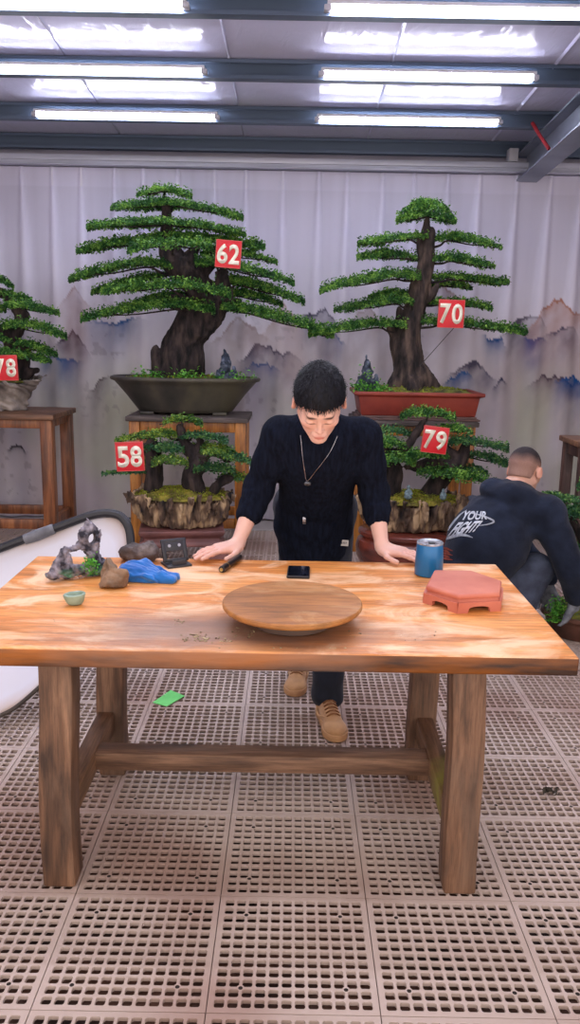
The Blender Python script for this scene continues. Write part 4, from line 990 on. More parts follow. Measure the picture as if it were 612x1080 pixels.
# ------------------------------------------------------------------ man squatting at the right
def text_mesh(s, size=1.0, bold=0.0, shear=0.0):
    cu = bpy.data.curves.new('t', 'FONT'); cu.body = s; cu.size = size; cu.offset = bold; cu.shear = shear; cu.align_x = 'CENTER'; cu.align_y = 'CENTER'; cu.resolution_u = 4
    o = bpy.data.objects.new('t', cu); C.objects.link(o); dg = bpy.context.evaluated_depsgraph_get(); dg.update()
    me = bpy.data.meshes.new_from_object(o.evaluated_get(dg)); bpy.data.objects.remove(o); bpy.data.curves.remove(cu); return me
def man2():
    org = (1.08, 3.97, 0.0)
    T = thing('person', 'crouching man with shaved head and dark hooded sweatshirt, turned away at right', 'person', org)
    hc = atY(553.5, 497, 4.05)
    hd = Head(hc, (.60,.72,-.34), (.16,.25,.95), 0.98)
    N = A3((1.115,4.00,.775)); SR, SL = A3((1.255,3.90,.685)), A3((1.00,4.16,.635)); PV = A3((.90,3.95,.33))
    ER, HRt = A3((1.375,3.84,.43)), A3((1.420,3.885,.225)); EL, HLt = A3((1.24,4.32,.42)), A3((1.38,4.18,.24))
    F = Field((.85,3.75,.55), (1.45,4.35,1.02), 0.0035)
    build_head(F, hd); F.cone(hd.w(0,-.03,-.05), N, .056, .066, 0.02); F.cone(N, N+A3((-.05,-.02,-.12)), .07, .12, 0.04); F.cone(SR, SL, .05, .05, .04)
    o, V = field_obj(F, 'body', skin_m, T, org); skin_tint(o.data, V, hd, (206,160,138))
    # close-cropped hair, shorter toward the neck
    c = hd.c; F = Field(c-.15, c+.15, 0.0028)
    F.ell(hd.w(0,-.014,.036), [.0775*.98,.0975*.98,.0865*.98], 0, hd.R); F.ell(hd.w(0,-.05,-.03), [.058,.05,.05], .02, hd.R)
    def cut(X, Y, Z):
        f = (hd.f[0]*(X-c[0])+hd.f[1]*(Y-c[1])+hd.f[2]*(Z-c[2])); u = (hd.u[0]*(X-c[0])+hd.u[1]*(Y-c[1])+hd.u[2]*(Z-c[2]))
        return (np.where(f > .04, .055, np.where(f > .0, .0+f*1.3, np.where(f > -.03, .028, -.045)))-u)*.6
    fn_op(F, cut, .003); F.disp(lambda x,y,z: .0012*fbm(x*300,y*300,z*300,3,2)); o, V = field_obj(F, 'hair', None, T, org)
    q = hd.loc(V); k = np.clip((q[:,2]-.028+.012*fbm(V[:,0]*30,V[:,1]*30,V[:,2]*30,2))/.05, 0, 1)[:,None]**.8
    tint(o.data, A3(lin((150,116,102))[:3])*(1-k)+A3(lin((42,34,36))[:3])*k); o.data.materials.append(attr_mat('cropped_hair', rough=.8, var=.25, vscale=250, bump=.4, bscale=500))
    # sweatshirt
    hood_m = mat('charcoal_fleece', (32,40,58), (18,24,38), scale=9, rough=0.9, sheen=0.08, bump=0.2, bscale=60, spec=.2)
    F = Field((.62,3.62,.12), (1.55,4.45,.95), 0.0055)
    F.chain([PV, (PV*.5+N*.5)+A3((-.01,-.02,.0)), N+A3((-.02,-.02,-.07))], [.175,.180,.135], 0.08)
    F.ell((.90,3.93,.30), (.175,.17,.15), .05); F.cone(SR, SL, .085, .085, 0.08)
    F.chain([SR, ER, HRt+A3((-.002,-.005,.055))], [.090,.070,.046], 0.03); F.chain([SL, EL, HLt+A3((0,0,.05))], [.085,.066,.048], 0.04)
    # hood folded on the shoulders
    hb = N+A3((-.045,-.055,.012))
    F.chain([N+A3((-.10,.09,.012)), N+A3((-.125,-.015,.020)), N+A3((-.06,-.095,.012)), N+A3((.05,-.095,-.02)), N+A3((.12,-.03,-.03))], [.034,.046,.048,.040,.030], 0.025)
    F.ell(hb, (.115,.09,.045), .03); F.chain([N+A3((-.19,.10,-.055)), N+A3((-.17,-.06,-.06)), N+A3((-.06,-.145,-.075))], [.02,.030,.02], .02)
    F.disp(lambda x,y,z: .010*fbm(x*7+z*4, y*7, z*9, 5, 3)+.006*np.sin((z*.7-x*.8+y*.4)*55+7*fbm(x*4,y*4,z*4,9))*np.clip(fbm(x*3,y*3,z*3,31)*2+.3, 0, 1))
    F.cone(hd.w(0,-.03,-.05), N+A3((.012,.012,.0)), .062, .066, .01, op='s')
    o, V = field_obj(F, 'hooded_sweatshirt', hood_m, T, org); bv = bvh_of(o, org)
    # print on the back: letters follow the cloth
    white = mat('print_white', (214,218,224), (180,186,196), scale=50, rough=.8); rust = mat('print_rust', (176,88,66), (140,64,50), scale=50, rough=.8)
    def onb(px, py):
        r = ray(px, py); hit = bv.ray_cast(Vector((0,0,H)), r)
        if hit[0] is None: return None
        return hit[0]+hit[1]*(.0022 if hit[1].dot(r) < 0 else -.0022)-Vector(org)
    def decal(me, quad, m, nm):
        bm = NB(); bm.from_mesh(me); bmesh.ops.triangulate(bm, faces=bm.faces[:]); bmesh.ops.subdivide_edges(bm, edges=[e for e in bm.edges if e.calc_length() > .12], cuts=2); bmesh.ops.triangulate(bm, faces=bm.faces[:])
        xs = [v.co.x for v in bm.verts]; ys_ = [v.co.y for v in bm.verts]; x0, x1, y0, y1 = min(xs), max(xs), min(ys_), max(ys_); dead = []
        for v in bm.verts:
            s, t = (v.co.x-x0)/(x1-x0), (v.co.y-y0)/(y1-y0)
            a = Vector(quad[0])*(1-s)+Vector(quad[1])*s; b = Vector(quad[3])*(1-s)+Vector(quad[2])*s; p = a*(1-t)+b*t; w = onb(p.x, p.y)
            if w is None: dead.append(v)
            else: v.co = w
        bmesh.ops.delete(bm, geom=dead, context='VERTS'); r = bmesh.ops.solidify(bm, geom=bm.faces[:], thickness=.001)
        return ob(nm, bm, m, o, smooth=None)
    decal(text_mesh('YOUR', 1, .03), [(485,549),(514,548),(514,539.5),(491,539)], white, 'printed_word')
    decal(text_mesh('FIGHT!', 1, .035, .2), [(472,566),(501,561),(510,549),(483,551)], white, 'printed_word')
    def stroke(pts, w, m, nm):
        pts = smoothpts(pts, 8); V2 = []; n_ = len(pts)
        for i, p in enumerate(pts):
            d = pts[min(i+1,n_-1)]-pts[max(i-1,0)]; d = d/(np.linalg.norm(d)+1e-9); nn = np.array((-d[1], d[0])); ww = w*math.sin(PI*(i+.6)/(n_+.4))*.5+.15
            for s in (-1, 0, 1): V2.append(onb(*(np.array(p)+nn*ww*s)))
        bm = NB(); vs = [bm.verts.new(v) if v is not None else None for v in V2]
        for i in range(n_-1):
            for k in (0,1):
                q = (vs[3*i+k], vs[3*i+k+1], vs[3*i+4+k], vs[3*i+3+k])
                if None not in q: bm.faces.new(q)
        bmesh.ops.solidify(bm, geom=bm.faces[:], thickness=.001); return ob(nm, bm, m, o, smooth=None)
    stroke([(463,574),(470,569),(478,566),(486,564),(493,565),(499,567)], 3.0, white, 'printed_stroke')
    stroke([(464,573),(471,562),(478,552),(486,543),(493,538)], 1.6, white, 'printed_stroke')
    stroke([(494,541),(505,543),(514,546),(521,550),(515,553),(503,555)], 1.5, white, 'printed_stroke')
    for k in range(5): stroke([(467,578.0+2.6*k),(471,578.5+2.7*k),(478-(k%2)*3,581+2.4*k)], 2.0, rust, 'printed_stroke')
    # trousers
    jean = mat('dark_jeans', (62,70,88), (38,44,60), scale=14, rough=.85, bump=.25, bscale=90)
    F = Field((.68,3.58,.03), (1.48,4.42,.58), 0.006); f2 = A3((.62,.70,0))
    kR, kL = A3((1.235,3.93,.40)), A3((1.12,4.30,.42)); fR, fL = A3((1.10,3.83,.09)), A3((.98,4.22,.09))
    F.ell((.90,3.95,.24), (.155,.16,.12), .04); F.chain([(.95,3.88,.22), kR, fR], [.09,.078,.055], .03); F.chain([(.92,4.04,.22), kL, fL], [.09,.078,.055], .03)
    F.disp(lambda x,y,z: .009*fbm(x*10,y*10,z*12,7,3)); field_obj(F, 'trousers', jean, T, org)
    # boots and gloves
    bt = mat('dark_boot', (50,46,46), (30,28,30), rough=.6)
    for fp in (fR, fL):
        F = Field(fp-A3((.12,.12,.1)), fp+A3((.32,.32,.08)), .005); d = f2/np.linalg.norm(f2); s = A3((-d[1],d[0],0)); R = np.stack([d,s,A3((0,0,1))])
        F.ell(fp+d*.0+A3((0,0,-.03)), (.05,.036,.05), .02, R); F.ell(fp+d*.09+A3((0,0,-.045)), (.10,.042,.042), .03, R); F.half((0,0,.001), (0,0,-1), .002); field_obj(F, 'boot', bt, T, org)
    gl = mat('grey_glove', (128,132,140), (84,88,96), scale=30, rough=.8, bump=.2)
    for W_, a, n_, sd in ((HRt, (-.28,.30,-.90), (.75,-.55,-.1), 1), (HLt, (-.1,-.25,-.9), (.6,.7,0), -1)):
        F = Field(W_-.17, W_+.11, .003); F.cone(W_+A3((0,0,.05)), W_, .034, .030, .02); hand(F, W_, a, n_, sd, .38, 1.06); F.half((0,0,.118), (0,0,-1), .002); field_obj(F, 'glove', gl, T, org)
man2()
# ================================================================== BONSAI, STANDS, SIGNS
def leaf_cloud(name, P, size, m, par, rng, up=0.5, extra=None):
    """n folded leaves at points P"""
    n = len(P); N_ = rng.normal(0, 1, (n,3)); N_[:,2] = np.abs(N_[:,2])*up+up*0.8; N_ /= np.linalg.norm(N_, axis=1)[:,None]
    a = np.cross(N_, rng.normal(0, 1, (n,3))); a /= np.linalg.norm(a, axis=1)[:,None]+1e-9; b = np.cross(N_, a)
    s = (size*rng.uniform(.65, 1.25, n))[:,None]; w = s*.52
    V = np.stack([P-a*s, P-b*w+N_*s*.22, P+a*s, P+b*w+N_*s*.22], 1).reshape(-1, 3)
    F = np.arange(4*n).reshape(-1, 4)
    # two triangles folded on the midrib
    F = np.concatenate([F[:, [0,1,2]], F[:, [0,2,3]]])
    me = np_mesh(name, V, F)
    return link_mesh(name, me, m, par)
def leaf_mat(name, a, b, c):
    m = mat(name, a, c, scale=14, rough=0.55, c3=b, lo=.30, hi=.72, detail=3, translucent=.22, spec=.3)
    nt = m.node_tree; N = nt.nodes; L = nt.links
    # each leaf is a little different: fine noise folded into the coarse one
    rp = [n for n in N if n.type == 'VALTORGB'][0]; nz = [n for n in N if n.type == 'TEX_NOISE'][0]; tc = [n for n in N if n.type == 'TEX_COORD'][0]
    n2 = N.new('ShaderNodeTexNoise'); n2.inputs['Scale'].default_value = 75; n2.inputs['Detail'].default_value = 1; L.new(tc.outputs['Object'], n2.inputs['Vector'])
    md = N.new('ShaderNodeMix'); md.inputs['Factor'].default_value = .5; L.new(nz.outputs['Fac'], md.inputs['A']); L.new(n2.outputs['Fac'], md.inputs['B']); L.new(md.outputs['Result'], rp.inputs['Fac'])
    rp.color_ramp.elements[0].position = .38; rp.color_ramp.elements[-1].position = .62; rp.color_ramp.elements[1].position = .5
    return m
lf_a = leaf_mat('leaf_green', (150,196,84), (66,122,54), (28,66,38))
lf_b = leaf_mat('leaf_deep_green', (120,160,78), (62,112,72), (34,74,54))
lf_c = leaf_mat('leaf_yellow_green', (170,188,70), (96,138,60), (44,88,52))
lf_m = leaf_mat('moss_leaf', (176,190,56), (132,140,40), (90,100,36))
bark = mat('dark_bark', (72,60,56), (16,14,16), scale=22, rough=.95, c3=(46,38,38), bump=.9, bscale=40, stretch=(1,1,.35), detail=9)
bark2 = mat('grey_bark', (96,80,70), (24,20,20), scale=20, rough=.95, c3=(60,50,46), bump=.9, bscale=40, stretch=(1,1,.3), detail=9)
moss_m = mat('moss_soil', (136,136,52), (64,60,34), scale=16, rough=.95, c3=(104,108,42), bump=.8, bscale=60)
moss_y = mat('moss_yellow', (176,160,60), (84,76,36), scale=13, rough=.95, c3=(136,126,48), bump=.8, bscale=60)
def pad(T, org, Y0, line, th, D, yo, base, m, rng, leaf=.0135, dens=1.0, twigs=9, bk=None, rad=.011, thk=.72, dk=.52):
    leaf *= .86; dens *= 1.25
    """foliage layer: line = silhouette midline in the picture, th = thickness (px), D = half depth (m), yo = offset in depth, base = branch start (m)"""
    pts = [np.array(atY(x, y, Y0+yo)) for x, y in line]; C_ = np.array(smoothpts(pts, 8)); k = len(C_)
    L_ = np.linalg.norm(C_[-1]-C_[0]); pxm = (Y0+yo)*1.0/863; th = th*pxm*thk; D = D*dk
    n = int((L_*D*2)*15500*dens*(.0135/leaf)**1.3)
    # clump centres give the lumpy outline
    nc = max(12, int(L_*D*2*260)); cs = rng.uniform(0, 1, nc); cv = rng.uniform(-1, 1, nc); ch = rng.uniform(.1, 1, nc)**.7
    ci = rng.randint(0, nc, n); s = cs[ci]+rng.normal(0, .017/max(L_, .1)*1.6, n); v = cv[ci]+rng.normal(0, .028/max(D, .05), n)
    fill = rng.uniform(0, 1, n) < .35; s[fill] = rng.uniform(0, 1, fill.sum()); v[fill] = rng.uniform(-1, 1, fill.sum())
    s = np.clip(s, 0, 1); v = np.clip(v, -1.15, 1.15)
    idx = s*(k-1); i0 = np.clip(idx.astype(int), 0, k-2); f = (idx-i0)[:,None]; B = C_[i0]*(1-f)+C_[i0+1]*f
    pr = np.sin(PI*np.clip(s, .0, 1)); prf = .10+.90*pr**.55
    hh = (rng.uniform(-.45, 1.0, n)*(ch[ci]))*th*.62*(.42+.58*pr**.5)
    P = B.copy(); P[:,1] += v*D*prf; tuft = rng.uniform(0,1,n) < .06; hh[tuft] = rng.uniform(.6, 1.35, tuft.sum())*th*.62; P[:,2] += hh-.30*th*v**2+rng.normal(0, .004, n)
    P -= np.array(org)
    leaf_cloud('foliage_pad', P, leaf, m, T, rng)
    # branch under the layer with side twigs
    bm = NB(); mid = C_[int(k*.5)]; b0 = np.array(base); e1, e2 = C_[int(k*.12)], C_[int(k*.88)]
    far = e1 if np.linalg.norm(e1-b0) > np.linalg.norm(e2-b0) else e2; near = e2 if far is e1 else e1
    dn = np.array((0,0,-.32*th))
    j1 = near*.55+mid*.45+dn if np.linalg.norm(b0-near) < np.linalg.norm(b0-mid) else mid+dn
    path = smoothpts([tuple(b0), tuple(b0*.5+j1*.5+np.array((rng.normal(0,.01), rng.normal(0,.01), -.006))), tuple(j1), tuple((j1+far)/2+dn*.6), tuple(far)], 5)
    tube(bm, [Vector(p-np.array(org)) for p in path], [rad*(1-.8*i/len(path)) for i in range(len(path))], 7)
    if j1 is not (mid+dn) and np.linalg.norm(j1-near) > .08: tube(bm, [Vector(p-np.array(org)) for p in (j1, near+dn*.3)], [rad*.5, rad*.2], 6)
    for q in range(twigs):
        u = (q+.5)/twigs; c0 = C_[int(u*(k-1))]; a = np.array(c0)+dn; w = (.25+.75*math.sin(PI*u)**.6)*D*.8*(1 if q % 2 else -1)
        tube(bm, [Vector(p-np.array(org)) for p in (a+np.array((-.03*(1 if far[0] > near[0] else -1),0,0)), a+np.array((0, w*.5, .004)), a+np.array((.03, w, .012)))], [rad*.42, rad*.3, .0015], 5)
    ob('branch', bm, bk or bark, T)
def trunk(T, org, Y0, chains, m, h=.008, amp=.012, name='trunk', seed=1):
    """chains of (px,py,radius_px,dY)"""
    W_ = []
    for ch in chains:
        pts = smoothpts([tuple(atY(x, y, Y0+dy))+(r*(Y0)/863,) for x, y, r, dy in ch], 5); W_.append(pts)
    A_ = np.concatenate([np.array(p) for p in W_]); lo = (A_[:,:3]-A_[:,3:]).min(0)-.04; hi = (A_[:,:3]+A_[:,3:]).max(0)+.04
    F = Field(lo, hi, h)
    for p in W_: F.chain([q[:3] for q in p], [q[3] for q in p], .02)
    F.disp(lambda x,y,z: amp*fbm(x*16, y*16, z*7, seed, 4)+amp*1.5*np.abs(fbm(x*36, y*36, z*7, seed+9, 2))-amp*.3)
    return field_obj(F, name, m, T, org)
def B0(px, py, Y): return np.array(atY(px, py, Y))
def stand(name_label, X0, X1, Y0, Y1, h, m, mt, lower=.15, slab=.035, leg=.075, mid=None, apron=.07):
    cx, cy = (X0+X1)/2, (Y0+Y1)/2; t = thing('plant_stand', name_label, 'stand', (cx, cy, 0)); hx, hy = (X1-X0)/2, (Y1-Y0)/2
    bm = NB(); box(bm, -hx, hx, -hy, hy, h-slab, h, .006); ob('top_board', bm, mt, t)
    for sx in (-1,1):
        for sy in (-1,1):
            bm = NB(); x, y = sx*(hx-.02-leg/2), sy*(hy-.02-leg/2); box(bm, x-leg/2, x+leg/2, y-leg/2, y+leg/2, 0, h-slab-.001, .005); ob('leg', bm, m, t)
    for sy in (-1,1):
        for z0, z1 in ((h-slab-apron-.002, h-slab-.002), (lower, lower+.07)):
            bm = NB(); y = sy*(hy-.02-leg/2); box(bm, -hx+.021+leg, hx-.021-leg, y-.02, y+.02, z0, z1, .004); ob('rail', bm, m, t)
    for sx in (-1,1):
        for z0, z1 in ((h-slab-apron-.002, h-slab-.002), (lower, lower+.07)):
            bm = NB(); x = sx*(hx-.02-leg/2); box(bm, x-.02, x+.02, -hy+.021+leg, hy-.021-leg, z0, z1, .004); ob('side_rail', bm, m, t)
    return t
amber = wood('amber_wood', (208,140,62), (176,110,44), (110,64,26), 'Z', scale=2.5, rough=.45, grain=9, coat=.15)
amber2 = wood('brown_red_wood', (176,112,66), (136,80,44), (84,48,28), 'Z', scale=2.5, rough=.45, grain=9, coat=.15)
greytop = wood('weathered_board', (112,100,94), (84,74,70), (56,48,46), 'X', scale=2.5, rough=.7, grain=9)
redtop = wood('brown_board', (146,106,78), (112,78,56), (76,52,38), 'X', scale=2.5, rough=.5, grain=9)
dkwood = wood('dark_stand_wood', (104,72,58), (74,52,46), (46,34,32), 'Z', scale=2.5, rough=.5, grain=9)
SH = .95
a = atY(132, 445, 5.7); b = atY(262, 447, 5.7)
stand('amber wooden stand with grey top board under the dark oval pot', a.x, b.x, 5.70, 6.26, SH, amber, greytop)
c = atY(373, 447, 5.7); d = atY(506, 449, 5.7)
stand('amber wooden stand under the red rectangular pot, behind the leaning man', c.x, d.x, 5.70, 6.26, SH, amber, greytop)
e = atY(56, 440, 5.7)
stand('open brown wooden stand at the left edge under the stone pot', e.x-.98, e.x, 5.70, 6.32, SH, amber2, redtop, lower=.12, slab=.04, apron=.06, leg=.085)
g = atY(590, 458, 5.30)
stand('dark wooden stand at the right edge behind the crouching man', g.x, g.x+.9, 4.90, 5.30, .92, dkwood, redtop, leg=.06)
# ---------------------------------------------------------------- pots
def oval_pot(T, rx, ry, h, prof, m, name='pot', seg=96):
    bm = NB(); lathe(bm, prof, seg, rx, ry); return ob(name, bm, m, T, smooth=50)
def rim_moss(T, rx, ry, z, m, mound=.03, leaves=600, lm=None, seed=1, name='moss', rect=False, size=.008):
    nx = 60; bm = NB(); V = {}
    for i in range(nx+1):
        for j in range(nx+1):
            x, y = -1+2*i/nx, -1+2*j/nx
            if not rect:
                q = max(abs(x), abs(y)); r = max(1.0, math.hypot(x, y)/q if q > 1e-6 else 1.0); x, y = x/r, y/r
            rr = max(abs(x), abs(y)) if rect else math.hypot(x, y)
            V[i,j] = bm.verts.new((x*rx, y*ry, z+mound*(1-rr**2)+.010*float(fbm(np.array([x*rx*14]), np.array([y*ry*14]), np.array([seed*1.]), seed, 3)[0])*(1-rr**4)))
    for i in range(nx):
        for j in range(nx): bm.faces.new((V[i,j], V[i+1,j], V[i+1,j+1], V[i,j+1]))
    o = ob(name, bm, m, T, smooth=180)
    rng = np.random.RandomState(seed); r = np.sqrt(rng.uniform(0,1,leaves))*.96; an = rng.uniform(0, 2*PI, leaves); x, y = r*np.cos(an), r*np.sin(an)
    if leaves:
        P = np.stack([x*rx, y*ry, z+mound*(1-r**2)+.006+rng.uniform(0,.008,leaves)], 1); leaf_cloud('moss_sprigs', P, size, lm or lf_m, o, rng)
    return o
def plant_tuft(T, p, r, h, n, m, seed, leaf=.014, nm='weeds'):
    rng = np.random.RandomState(seed); P = rng.normal(0, 1, (n,3))*np.array((r, r*.6, h*.45))+np.array(p)+np.array((0,0,h*.5)); P[:,2] = np.maximum(P[:,2], p[2]); o_ = leaf_cloud(nm, P, leaf, m, T, rng, up=.9); o_['kind'] = 'stuff'; return o_
def mini_rock(T, p, hgt, w, seed, m):
    p = np.array(p); F = Field(p+np.array((-w*1.6,-w,-.02)), p+np.array((w*1.6,w,hgt+.03)), .0045)
    F.cone(p, p+np.array((0,0,hgt*.75)), w*.55, w*.3, .02); F.cone(p+np.array((0,0,hgt*.5)), p+np.array((-w*.08,0,hgt)), w*.34, w*.10, .02)
    F.cone(p+np.array((w*.7,0,0)), p+np.array((w*.65,0,hgt*.45)), w*.36, w*.14, .02); F.cone(p+np.array((-w*.6,0,0)), p+np.array((-w*.55,0,hgt*.35)), w*.36, w*.16, .02)
    F.disp(lambda x,y,z: .018*fbm(x*38,y*38,z*30,seed,4))
    me, V = F.mesh('mini_rock'); return link_mesh('mini_mountain_rock', me, m, T, smooth='all')
rock_m = mat('blue_grey_rock', (104,112,128), (26,34,46), scale=26, rough=.85, bump=.8, bscale=60, c3=(58,68,84))
weed = leaf_mat('weed_green', (150,210,90), (94,168,60), (50,110,50))
# ---------------------------------------------------------------- number signs
def sign(txt, px, py, Y, size, tilt, lab):
    p = atY(px, py, Y); t = thing('number_sign', lab, 'sign', p)
    R = Matrix.Rotation(math.radians(tilt), 4, 'Y'); s = size
    bm = NB(); xbox(bm, R, s*.96, .010, s, .003); ob('board', bm, mat('sign_red', (222,32,44), (206,24,38), scale=6, rough=.45), t)
    bm = NB()
    for q in ((0,.485,.94,.018),(0,-.485,.94,.018),(-.465,0,.018,.97),(.465,0,.018,.97)): xbox(bm, R @ Matrix.Translation((q[0]*s,-.0055,q[1]*s)), q[2]*s, .002, q[3]*s, .0005)
    ob('border', bm, mat('sign_border', (214,110,100)), t)
    for k, chh in enumerate(txt):
        me = text_mesh(chh, 1.0, .028); bm = NB(); bm.from_mesh(me); bmesh.ops.triangulate(bm, faces=bm.faces[:]); bm.normal_update()
        ys_ = [v.co.y for v in bm.verts]; xs = [v.co.x for v in bm.verts]; hh = max(ys_)-min(ys_); x0 = (max(xs)+min(xs))/2; y0 = (max(ys_)+min(ys_))/2; ww = max(xs)-min(xs)
        sc = s*.72/hh; sx = min(sc*1.0, s*.40/ww)
        for v in bm.verts: v.co = Vector(((v.co.x-x0)*sx+(k-.5)*s*.44, -.0058, (v.co.y-y0)*sc))
        r_ = bmesh.ops.extrude_face_region(bm, geom=bm.faces[:]); [setattr(v.co, 'y', v.co.y-.0015) for v in r_['geom'] if isinstance(v, bmesh.types.BMVert)]; bmesh.ops.recalc_face_normals(bm, faces=bm.faces[:]); bm.transform(R); ob('digit', bm, mat('sign_digit', (250,246,226), (240,234,210), scale=6, rough=.5), t, smooth=None)
    bm = NB(); tube(bm, [(0,.004,s*.3),(0,.06,s*.34),(.01,.14,s*.30)], .0022, 6); ob('wire', bm, mat('sign_wire', (70,66,64), metal=.6, rough=.4), t)
    return t
sign('62', 241, 268, 5.66, .178, 4, 'red number sign reading 62 hung on the tallest bonsai at upper left')
s70 = sign('70', 476, 331, 5.70, .186, 1, 'red number sign reading 70 on the bonsai in the red pot')
sign('79', 459, 464, 4.86, .160, 6, 'red number sign reading 79 on the low bonsai beside the man')
sign('58', 137, 481.5, 4.82, .176, -3, 'red number sign reading 58 on the low bonsai at left')
sign('78', 6, 388, 5.66, .172, -2, 'red number sign reading 78 at the left edge on the stone pot bonsai')
bm = NB(); p0 = Vector((0.03,0.02,-.09)); q = Vector(atY(443, 386, 5.80))-Vector(s70.location); tube(bm, [p0, q], .0028, 6); ob('stick', bm, MATS['sign_wire'], s70)
# ---------------------------------------------------------------- tree 62
def tree62():
    Y0 = 6.0; c = atY(196, 440, Y0); org = (c.x, Y0, SH); rng = np.random.RandomState(62)
    T = thing('bonsai', 'tallest layered pine bonsai in dark oval pot, marked 62', 'bonsai', org)
    g = mat('dark_glaze', (86,82,66), (40,42,38), scale=4, rough=.5, c3=(64,60,54), bump=.15, bscale=14, stretch=(1,1,.6), coat=.1)
    # outer profile up and over the rim (unit radius scaled to the oval)
    oval_pot(T, .545, .30, .26, [(0,.014),(.58,.014),(.62,.018),(.66,.045),(.78,.13),(.89,.20),(.945,.232),(.99,.240),(1.0,.250),(.995,.262),(.96,.268),(.93,.262),(.90,.235),(0,.225)], g)
    for x in (-.26,.26):
        for y in (-.12,.12):
            bm = NB(); box(bm, x-.05, x+.05, y-.035, y+.035, .001, .022, .006); ob('pot_foot', bm, g, T)
    rim_moss(T, .50, .27, .236, moss_m, .035, 900, lf_m, 3)
    trunk(T, org, Y0, [[(184,396,19,0),(186,378,17,0),(194,358,17,0),(208,338,19,0),(222,322,16,0),(214,306,12,0),(198,292,12,0),(184,275,12,0),(178,260,9,0),(176,240,6,0),(175,222,4.5,0),(174,208,2.5,0)],
        [(172,398,10,-.05),(166,380,5,-.05),(164,366,2.5,-.03)], [(205,398,10,.05),(202,380,12,.02),(200,362,12,0)], [(222,322,14,0),(236,308,9,-.02),(234,294,5,-.03),(236,284,3,-.03)], [(196,290,9,0),(214,286,6,.03),(226,276,3.5,.03),(224,262,2.5,.03)],
        [(212,312,12,0),(230,318,9,0),(252,322,5,0)], [(200,320,10,.06),(180,318,6,.08),(160,318,3,.08)], [(192,286,6,0),(206,262,3,0),(212,250,2,0)]], bark, .010, .018, seed=4)
    Pd = [([(145,205),(160,201),(173,199),(187,202),(202,206)], 11, .15, 0, (174,212)),
          ([(117,220),(150,216),(185,215),(220,220),(256,229)], 10, .26, .02, (175,226)),
          ([(92,239),(130,236),(175,235),(220,239),(259,247)], 10, .30, -.04, (176,244)),
          ([(81,265),(115,258),(150,253),(190,250),(235,253),(279,260)], 13, .34, .08, (182,266)),
          ([(135,263),(160,258),(185,256),(212,258),(228,262)], 14, .16, -.28, (182,268)),
          ([(212,268),(235,265),(262,268),(292,276)], 9, .22, .10, (212,276)),
          ([(73,294),(100,286),(130,279),(160,276),(185,281)], 12, .24, -.06, (186,292)),
          ([(206,276),(228,277),(255,282),(282,289),(310,298)], 13, .24, -.10, (228,288)),
          ([(97,308),(120,301),(150,292),(178,288)], 11, .20, .10, (190,300)),
          ([(107,308),(140,303),(175,300),(210,302),(243,310)], 14, .20, -.26, (205,316)),
          ([(228,294),(255,297),(285,304),(321,317)], 14, .24, .06, (238,304)),
          ([(232,308),(255,309),(278,314),(298,321)], 12, .22, .16, (236,312)),
          ([(86,336),(120,328),(155,322),(190,320),(226,326)], 14, .26, -.16, (212,326)),
          ([(128,326),(155,316),(180,311),(206,311)], 10, .20, .16, (206,320)),
          ([(232,322),(262,326),(292,333),(322,342),(352,354)], 15, .26, -.06, (236,324))]
    for ln, th, D, yo, bs in Pd: pad(T, org, Y0, ln, th, D, yo, B0(bs[0], bs[1], Y0+yo*.3), lf_a, rng, leaf=.0145)
    o3 = Vector(org)
    rk = atY(238, 398, 5.85)-o3; mini_rock(T, (rk.x, -.13, .245), .205, .085, 5, rock_m)
    for px, r, h, n, sd in ((200,.05,.05,110,1),(192,.03,.035,60,5),(156,.05,.06,90,2),(168,.04,.05,60,3),(248,.06,.05,110,4),(230,.04,.05,60,6)):
        q = atY(px, 398, 5.85)-o3; plant_tuft(T, (q.x, -.17, .25), r, h, n, weed, sd)
tree62()
